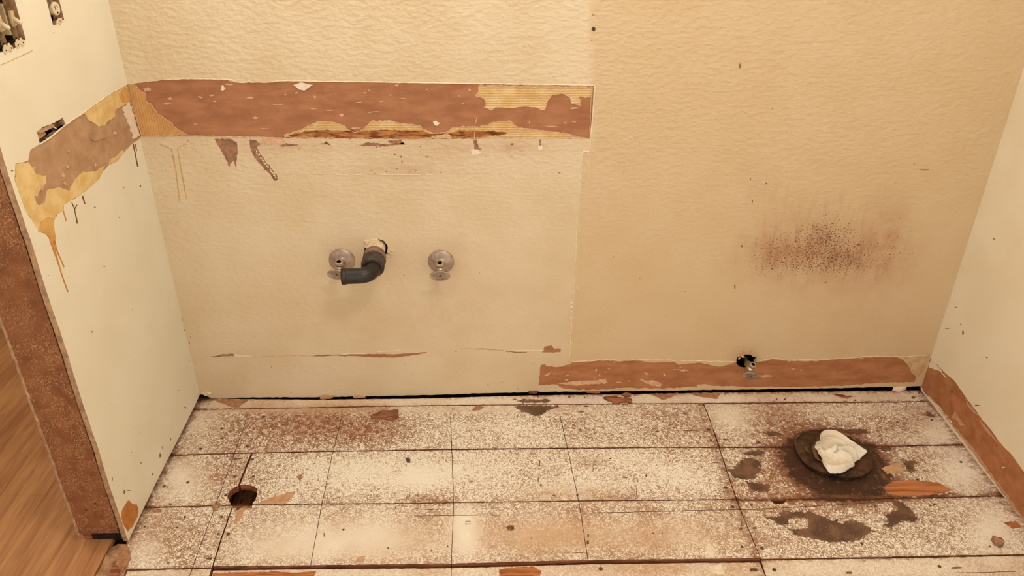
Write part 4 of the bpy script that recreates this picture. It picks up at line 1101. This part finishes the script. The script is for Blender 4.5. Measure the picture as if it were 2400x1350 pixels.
def stop_valve(loc, label, esc=True, roll=0.0, tilt=.24, s=1.0, yaw=0.0):
    root = empty('shutoff_valve', loc); tag(root, label, 'valve')
    if esc:
        v, f = lathe([(.0395, 0), (.0395, .0015), (.037, .005), (.030, .0085), (.020, .012), (.0135, .014), (.0125, .016), (.010, .016)], (0, 0, 0), (0, -1, 0), 48)
        o = mesh_obj('escutcheon', v, f, MAT_CHROMEH, root, True); o['label'] = 'round dull wall plate'
    v, f = lathe([(.0082 * s, -.03), (.0082 * s, .028 * s)], (0, 0, 0), (0, -1, 0), 20); mesh_obj('supply_stub', v, f, MAT_CHROME, root, True)
    R = Matrix.Rotation(yaw, 3, 'Z') @ rotm(roll, tilt)
    o0 = Vector((0, -.046 * s, 0))
    # hex compression nut on the wall side
    v, f = lathe([(0, .018 * s), (.0128 * s, .018 * s), (.0135 * s, .020 * s), (.0135 * s, .032 * s), (.0115 * s, .034 * s), (0, .034 * s)], (0, 0, 0), (0, -1, 0), 6); o = mesh_obj('compression_nut', v, f, MAT_CHROME, root); bevel(o, .001)
    # body: barrel along the stem plus upright outlet
    body = join(lathe([(0, -.016), (.0115, -.016), (.0145, -.012), (.0145, .008), (.0125, .012), (.012, .018), (0, .018)], (0, 0, 0), (0, -1, 0), 24), lathe([(.010, 0), (.010, .012)], (0, 0, 0), (0, 0, 1), 24))
    body = ([Vector(q) * s for q in body[0]], body[1])
    v, f = xf(body, R, o0); mesh_obj('valve_body', v, f, MAT_CHROME, root, True)
    nut = lathe([(.0068, .024), (.0112, .024), (.0132, .0225), (.0132, .013), (.011, .012), (.0068, .012)], (0, 0, 0), (0, 0, 1), 6 if not esc else 24)
    nut = ([Vector(q) * s for q in nut[0]], nut[1]); v, f = xf(nut, R, o0); mesh_obj('outlet', v, f, MAT_CHROMEH, root, True)
    br = lathe([(.0068, .0235), (.0068, .004), (0, .004)], (0, 0, 0), (0, 0, 1), 20); br = ([Vector(q) * s for q in br[0]], br[1]); v, f = xf(br, R, o0); mesh_obj('outlet_bore', v, f, MAT_BORE, root)
    # oval handle
    pr = [(0, .016), (.011, .016), (.012, .021), (.016, .0255), (.024, .0285), (.030, .030), (.0305, .0325), (.029, .034), (.024, .0325), (.010, .0318), (0, .0318)]
    hd = lathe(pr, (0, 0, 0), (0, -1, 0), 40, 1.0, .62, ax=(1, 0, 0)); hd = ([Vector(q) * s for q in hd[0]], hd[1]); v, f = xf(hd, R, o0)
    h = mesh_obj('handle', v, f, MAT_CHROMEH, root, True); h['label'] = 'oval metal handle'
    sc = join(lathe([(0, .0345), (.0028, .0342), (.0034, .032)], (0, 0, 0), (0, -1, 0), 14)); sc = ([Vector(q) * s for q in sc[0]], sc[1]); v, f = xf(sc, R, o0); mesh_obj('handle_screw', v, f, MAT_NAIL, h)
    # raised lettering band round the handle face
    ticks = []
    for k in range(9):
        t = math.radians(-125 + k * 8.7); ticks.append(box((.021 * math.cos(t), -.0332, .021 * math.sin(t) * .62), (.0013, .0008, .0022)))
    tk = join(*ticks); tk = ([Vector(q) * s for q in tk[0]], tk[1]); v, f = xf(tk, R, o0); mesh_obj('embossed_marks', v, f, MAT_NAIL, h)
    return root


stop_valve((.519, 0, .516), 'shutoff valve with round wall plate left of the black drain elbow', True, roll=.05, tilt=.26, yaw=-.08)
stop_valve((.818, 0, .509), 'shutoff valve with round wall plate right of the black drain elbow', True, roll=-.02, tilt=.26)
stop_valve((1.813, .0, .129), 'small shutoff valve without wall plate in ragged hole above the floor', False, roll=.25, tilt=.34, s=.95)

# drain
dr = empty('drain_pipe', (.6235, 0, .553)); tag(dr, 'drain stub with slip nut and black plastic elbow between the two wall valves', 'pipe')
dx = -.05     # slight run to the left while leaving the wall
AX = Vector((.03, -1, -.06)).normalized()
v, f = lathe([(.0285, -.05), (.0290, 0), (.0295, .044), (.028, .046)], (0, 0, 0), AX, 40); o = mesh_obj('stub_pipe', v, f, MAT_PVC, dr, True); o['label'] = 'white stub pipe'
v, f = lathe([(.030, .038), (.0333, .039), (.0333, .066), (.030, .067)], (0, 0, 0), AX, 40); o = mesh_obj('coupling', v, f, MAT_GREY, dr, True); o['label'] = 'grey coupling'
rib = lambda t, j: 1 + (.055 if j in (2, 3) and (math.degrees(t) % 45) < 9 else 0)
v, f = lathe([(.029, .066), (.0325, .0665), (.034, .068), (.034, .086), (.032, .0875), (.0335, .089), (.0335, .106), (.030, .110), (.023, .110)], (0, 0, 0), AX, 80, warp=rib)
o = mesh_obj('slip_nut', v, f, MAT_NUT, dr); o['label'] = 'ribbed plastic slip nut'
P0 = AX * .085; rb = .030
c0 = AX * .118; path = [AX * .09, AX * .105, c0]
ED = Vector((-1, -.06, -.01)).normalized()
for k in range(1, 11):
    t = k / 10 * math.pi / 2
    path.append(c0 + AX * (rb * math.sin(t)) + ED * (rb * (1 - math.cos(t))))
e1 = path[-1]
path += [e1 + ED * .02, e1 + ED * .042]
n = len(path)
v, f = tube(path, [.0225] * n, 32, False); el = mesh_obj('elbow', v, f, MAT_ABS, dr, True); el['label'] = 'black plastic elbow'
e2 = path[-1]
v, f = lathe([(.0225, -.002), (.0242, .0), (.0242, .010), (.0232, .012), (.020, .012), (.0195, .0), (.019, -.05)], e2, ED, 32); mesh_obj('elbow_rim', v, f, MAT_ABS, el, True)
v, f = lathe([(0, -.03), (.0196, -.03)], e2, ED, 24); mesh_obj('elbow_bore', v, f, MAT_BORE, el)

# toilet flange
fl = empty('toilet_flange', (FLC[0], FLC[1], 0)); tag(fl, 'grimy dark brown toilet flange ring on the floor under the rag', 'flange')
rw = np.random.default_rng(3); ph = rw.uniform(0, 6, 6)
wp = lambda t, j: 1 + .02 * math.sin(2 * t + ph[0]) + .015 * math.sin(3 * t + ph[1]) + .006 * math.sin(9 * t + ph[2] + j)
v, f = lathe([(.094, 0), (.094, .011), (.106, .0145), (.110, .0185), (.109, .023), (.103, .026), (.088, .0265), (.07, .025), (.055, .022), (.05, .004), (0, .003)], (0, 0, 0), (0, 0, 1), 72, warp=wp)
v = [Vector((q[0], q[1], q[2] * (1 + .12 * math.sin(math.atan2(q[1], q[0]) * 3 + 1)) * (1 - q[1] * 1.6))) for q in v]
o = mesh_obj('flange_ring', v, f, MAT_CAST, fl, True)
# old wax and rolled lip round the outlet
v, f = lathe([(.066, .018), (.064, .026), (.058, .028), (.052, .024), (.05, .012)], (0, 0, 0), (0, 0, 1), 48, warp=lambda t, j: 1 + .06 * math.sin(3 * t + 1) + .03 * math.sin(7 * t)); mesh_obj('wax_ring', v, f, MAT_WAX, fl, True)
v, f = lathe([(0, 0), (.02, .004), (.026, .006), (.012, .008), (0, .009)], (-.085, .03, .016), (-.1, 0, 1), 20, 1.3, .8); mesh_obj('wax_lump', v, f, MAT_WAX, fl, True)
for a in (.35, 2.7):
    v, f = lathe([(0, .010), (.004, .010), (.0045, 0)], (.092 * math.cos(a), .092 * math.sin(a), .018), (.3, .2, 1), 10); mesh_obj('closet_bolt', v, f, MAT_NAIL, fl, True)
# rag
RZ = .042
OUT = [(1904, 1033), (1917, 1027), (1924, 1015), (1938, 1011), (1956, 1012), (1969, 1018), (1984, 1032), (1995, 1040), (2010, 1048), (2026, 1059), (2023, 1064), (2018, 1067), (2017, 1074), (2005, 1080), (2007, 1085), (2002, 1093), (1984, 1105),
       (1969, 1111), (1947, 1111), (1935, 1105), (1929, 1095), (1924, 1076), (1915, 1062), (1917, 1050), (1910, 1040)]
c2 = lambda p: tuple(on_z(p[0], p[1], RZ)[:2])
RO = np.array([c2(p) for p in OUT]); rag_c = np.array([2.0, -.34])
RIDGE = [([(1906, 1033), (1920, 1028), (1945, 1033), (1962, 1045), (1975, 1053)], .013, .008), ([(1925, 1018), (1945, 1016), (1970, 1026), (1986, 1040)], .012, .012), ([(1958, 1076), (1966, 1075), (1985, 1080), (2003, 1084)], .010, .006),
         ([(1940, 1066), (1950, 1060), (1955, 1066)], .014, .010), ([(1975, 1060), (1990, 1062), (2004, 1068)], .012, .010), ([(1995, 1043), (2010, 1052), (2024, 1061)], .010, .006), ([(1920, 1062), (1926, 1080), (1934, 1100)], .010, .012), ([(1938, 1104), (1960, 1106), (1990, 1098)], .008, .014)]
CREASE = [([(1916, 1042), (1930, 1043), (1945, 1050), (1936, 1058)], .030, .011), ([(1962, 1052), (1975, 1056), (1984, 1050)], .018, .006), ([(1962, 1073), (1975, 1070), (1995, 1077), (2005, 1081)], .014, .0045), ([(1948, 1082), (1958, 1080), (1955, 1086)], .012, .007),
          ([(1994, 1048), (2004, 1062), (2012, 1070)], .014, .005), ([(1960, 1066), (1962, 1075)], .012, .005), ([(2005, 1056), (2017, 1068)], .008, .004)]
RIDGE = [(np.array([c2(p) for p in P]), h, w) for P, h, w in RIDGE]; CREASE = [(np.array([c2(p) for p in P]), h, w) for P, h, w in CREASE]


def rag_h(V):
    d = np.maximum(sdf(V, RO), 0)
    h = .016 * (1 - np.exp(-d / .008)) + .012 * np.exp(-(np.hypot(*(V - RO.mean(0)).T) / .05) ** 2)
    for P, a, w in RIDGE: h = h + 1.05 * a * np.exp(-(segdist(V, P, False) / (w * .8)) ** 2)
    for P, a, w in CREASE: h = h - 1.25 * a * np.exp(-(segdist(V, P, False) / w) ** 2)
    h += .0012 * np.sin(V[:, 0] * 210 + V[:, 1] * 90) * np.sin(V[:, 1] * 170)
    return np.maximum(h, -.004) + .003 - (V[:, 1] - FLC[1]) * .04


ro = [c2(p) for p in jag(OUT, 3, .35, 77)]
rag = sheet2('rag', [ro], 'floor', .034, .003, MAT_RAG, None, .0026, relief=rag_h, smooth=True, follow=True)
# let the raised folds lean over the hollows beside them
co = np.empty(len(rag.data.vertices) * 3); rag.data.vertices.foreach_get('co', co); co = co.reshape(-1, 3)
V2 = co[:, :2].copy()
for k, (mx, my) in ((0, (.004, -.016)), (2, (-.006, .012)), (4, (-.004, -.008)), (5, (.006, -.010))):
    P, a_, w_ = RIDGE[k]; e = np.exp(-(segdist(V2, P, False) / (w_ * 1.1)) ** 2)
    co[:, 0] += mx * e; co[:, 1] += my * e
rag.data.vertices.foreach_set('co', co.ravel()); rag.data.update()
md = rag.modifiers.new('soften', 'SMOOTH'); md.factor = .5; md.iterations = 3
tag(rag, 'crumpled white cloth stuffed into the toilet flange opening', 'cloth')

# ================================================================== electrical, left wall
def ebox(y0, y1, z0, z1, label):
    t = .0015; D = .055
    bx_ = join(box((-.013 - D, (y0 + y1) / 2, (z0 + z1) / 2), (t, y1 - y0, z1 - z0)), box((-.013 - D / 2, y0, (z0 + z1) / 2), (D, t, z1 - z0)), box((-.013 - D / 2, y1, (z0 + z1) / 2), (D, t, z1 - z0)),
               box((-.013 - D / 2, (y0 + y1) / 2, z0), (D, y1 - y0, t)), box((-.013 - D / 2, (y0 + y1) / 2, z1), (D, y1 - y0, t)))
    o = mesh_obj('electrical_box', bx_[0], bx_[1], simple('box_steel', (96, 74, 62), .7, .3, var=.3)); tag(o, label, 'electrical box'); return o


ebox(-.534, -.424, 1.262, 1.358, 'recessed double electrical box around the switches at the upper left edge')
ebox(-.300, -.244, 1.267, 1.360, 'recessed single electrical box around the outlet in the left wall')


def light_switch(y, label):
    r = empty('light_switch', (0, y, 1.312)); tag(r, label, 'switch')
    v, f = join(box((-.003, 0, 0), (.002, .020, .084))); o = mesh_obj('mounting_strap', v, f, MAT_STEEL, r); bevel(o, .001)
    v, f = box((-.020, 0, .0), (.032, .024, .062)); o = mesh_obj('switch_body', v, f, MAT_SWITCH, r); bevel(o, .002)
    v, f = box((.001, 0, 0), (.006, .013, .030)); o = mesh_obj('toggle_collar', v, f, MAT_SWITCH, r); bevel(o, .001)
    R = Matrix.Rotation(math.radians(32), 3, 'Y')
    v, f = lathe([(0, 0), (.0052, 0), (.0042, .012), (.0038, .017), (.0025, .0185), (0, .019)], (.002, 0, 0), R @ Vector((1, 0, 0)), 14); o = mesh_obj('toggle', v, f, MAT_EAR, r, True)
    # plaster ears and screw
    for sg in (-1, 1):
        ear = join(box((.001, 0, sg * .046), (.0015, .022, .012)), lathe([(0, .003), (.006, .003), (.007, 0)], (0, -.010, sg * .050), (1, 0, 0), 14), lathe([(0, .003), (.006, .003), (.007, 0)], (0, .010, sg * .050), (1, 0, 0), 14))
        e = mesh_obj('plaster_ear', ear[0], ear[1], MAT_EAR, r)
        for yy in (-.010, .010):
            v, f = lathe([(0, .0034), (.0016, .0034), (.0018, .001)], (0, yy, sg * .050), (1, 0, 0), 8); mesh_obj('ear_hole', v, f, MAT_BORE, e)
        v, f = lathe([(0, .0028), (.0024, .0024), (.003, 0)], (.0, 0, sg * .040), (1, 0, 0), 10); mesh_obj('strap_screw', v, f, MAT_NAIL, r)
    v, f = box((-.012, .0155, 0), (.004, .003, .08)); mesh_obj('side_terminal', v, f, MAT_FIBRE, r)
    return r


light_switch(-.452, 'toggle light switch nearer the back wall in the uncovered double box')
light_switch(-.500, 'toggle light switch cut by the left picture edge in the double box')

rc = empty('outlet_receptacle', (0, -.271, 1.317)); tag(rc, 'uncovered outlet receptacle in the left wall, cropped by the top edge', 'outlet')
v, f = box((-.004, 0, 0), (.002, .022, .086)); o = mesh_obj('mounting_strap', v, f, MAT_STEEL, rc); bevel(o, .001)
v, f = box((-.02, 0, 0), (.030, .030, .064)); o = mesh_obj('receptacle_body', v, f, MAT_GREY, rc); bevel(o, .003)
for sg in (-1, 1):
    v, f = lathe([(0, .008), (.0150, .008), (.0162, .0065), (.0165, -.004)], (-.006, .002, sg * .0195), (1, 0, 0), 28, 1, .9, ax=(0, 1, 0)); o = mesh_obj('socket_face', v, f, MAT_EAR, rc)
    for yy, hh in ((-.0045, .009), (.0055, .007)):
        v, f = box((.002, yy, sg * .0195 + .003), (.001, .0017, hh)); mesh_obj('slot', v, f, MAT_BORE, o)
    v, f = lathe([(0, .0006), (.0024, .0006), (.0024, -.001)], (.002, .002, sg * .0195 - .0085), (1, 0, 0), 12); mesh_obj('ground_hole', v, f, MAT_BORE, o)
ear = join(box((.001, .006, -.046), (.0015, .016, .010)), lathe([(.003, .003), (.006, .003), (.007, 0)], (0, .0, -.047), (1, 0, 0), 14)); mesh_obj('plaster_ear', ear[0], ear[1], MAT_EAR, rc)

# torn-out old box below the switches
ob = empty('bracket_remnant', (0, -.43, 1.07)); tag(ob, 'bent metal and torn paper in the slot above the glue patch', 'bracket')
# coordinates on the left wall relative to the remnant
def LW(px, py, off=0.0):
    a, b = L2((px, py)); return (off, a + .43, b - 1.07)
def slab(pts, off0, off1):
    n = len(pts); v = [LW(x, y, off1) for x, y in pts] + [LW(x, y, off0) for x, y in pts]
    return v, [tuple(range(n)), tuple(range(2 * n - 1, n - 1, -1))] + [(k, n + k, n + (k + 1) % n, (k + 1) % n) for k in range(n)]
v, f = slab([(120, 288), (146, 276), (152, 294), (138, 306), (126, 300)], -.014, -.010); mesh_obj('metal_plate', v, f, MAT_STEEL, ob)
v, f = slab([(92, 330), (108, 318), (116, 321), (100, 337)], -.012, -.006); mesh_obj('metal_tab', v, f, MAT_STEEL, ob)
v, f = slab([(86, 309), (104, 299), (122, 291), (124, 297), (106, 306), (90, 313)], -.004, .004); mesh_obj('paper_flap', v, f, MAT_KRAFT_L, ob)
v, f = slab([(88, 315), (108, 309), (112, 315), (96, 326)], -.007, -.003); mesh_obj('paper_flap', v, f, MAT_KRAFT_L, ob)
v, f = tube([LW(128, 296, -.006), LW(134, 300, -.004), LW(136, 302, -.004)], .0014, 6); mesh_obj('wire_end', v, f, MAT_FLAKE, ob)

# ================================================================== loose things on the floor
def chip(name, label, cat, poly, h, mat, seed=0, amp=.6, fold=None, base=.0012, group=None):
    cen = np.array([F2(p) for p in poly]).mean(0)
    rel = None
    if fold:
        fa, fb, fh = np.array(F2(fold[0])), np.array(F2(fold[1])), fold[2]
        rel = lambda V: fh * np.exp(-(segdist(V, np.array([fa, fb]), False) / .012) ** 2)
    o = sheet2(name, [[F2(p) for p in jag(poly, 4, amp, seed)]], 'floor', base + h, h, mat, None, .006, relief=rel)
    tag(o, label, cat, group); return o


chip('wood_chip', 'reddish folded wood chip lying on the second board row left of centre', 'wood chip', [(868, 975), (889, 969), (934, 960), (934, 981), (919, 989), (894, 983), (871, 983)], .003, MAT_CHIP, 1, .5, ((896, 968), (934, 984), .008))
chip('wood_splinter', 'long brown wood splinter at the back wall left of the toilet valve', 'splinter', [(1414, 935), (1439, 931), (1462, 937), (1479, 938), (1482, 949), (1465, 943), (1441, 948)], .004, MAT_EDGE, 2, .8, ((1420, 938), (1478, 943), .006))
chip('wood_chip', 'small round bark-brown chip just behind the long splinter', 'wood chip', [(1457, 926), (1466, 923), (1479, 925), (1478, 931), (1464, 933)], .004, MAT_CHIP, 3, .5)
chip('pebble', 'grey pebble-like crumb on the pale board in mid floor', 'crumb', [(951, 1077), (957, 1075), (962, 1080), (961, 1086), (954, 1085)], .005, simple('crumb_grey', (112, 88, 70), .9, var=.3, sc=200), 4, .4)
chip('paint_curl', 'curled pale paint flake at the back wall near the right corner', 'paint flake', [(2091, 916), (2101, 906), (2115, 904), (2123, 914), (2110, 919)], .004, MAT_FLAKE, 5, .4, ((2093, 916), (2122, 912), .01))
chip('debris_clump', 'dark spiky debris clump near the right wall at the front', 'debris', [(2322, 1266), (2333, 1272), (2338, 1264), (2345, 1266), (2350, 1282), (2344, 1285), (2330, 1280)], .008, MAT_GOUGE, 6, 1.4, ((2326, 1270), (2346, 1280), .012))
chip('plaster_lump', 'tan plaster lump on the seam left of the round floor hole', 'crumb', [(498, 1190), (505, 1186), (513, 1188), (511, 1197), (503, 1200)], .006, MAT_STRIP, 7, .5)
chip('plaster_lump', 'smaller tan crumb beside the front of the round floor hole', 'crumb', [(508, 1185), (516, 1182), (520, 1187), (513, 1191)], .005, MAT_STRIP, 8, .5)
chip('wood_splinter', 'thin dark splinter at the back wall right of the toilet valve', 'splinter', [(1952, 925), (1975, 927), (1990, 932), (1986, 935), (1968, 931)], .003, MAT_EDGE, 9, .5)


def staple(px, py, ang, label, L=.0105, d=.006, z=.0035):
    q = F2((px, py)); c, s = math.cos(ang), math.sin(ang)
    P = [(-d, -L / 2), (0, -L / 2), (0, L / 2), (-d, L / 2)]
    pts = [(c * a - s * b, s * a + c * b, 0) for a, b in P]
    r = empty('staple', (q[0], q[1], z)); 
    v, f = tube(pts, .0006, 6); o = mesh_obj('staple_wire', v, f, MAT_NAIL, r); tag(r, label, 'staple'); return r


staple(1091, 1227, math.pi, 'flattened wire staple on the whitish spot in the front centre', .010, .014)
staple(1062, 962, -math.pi / 2, 'bent wire staple near the back wall in the middle', .006, .010)
staple(395, 1139 + 4, .3, 'small rusty wire staple on the leftmost board end', .006, .007)
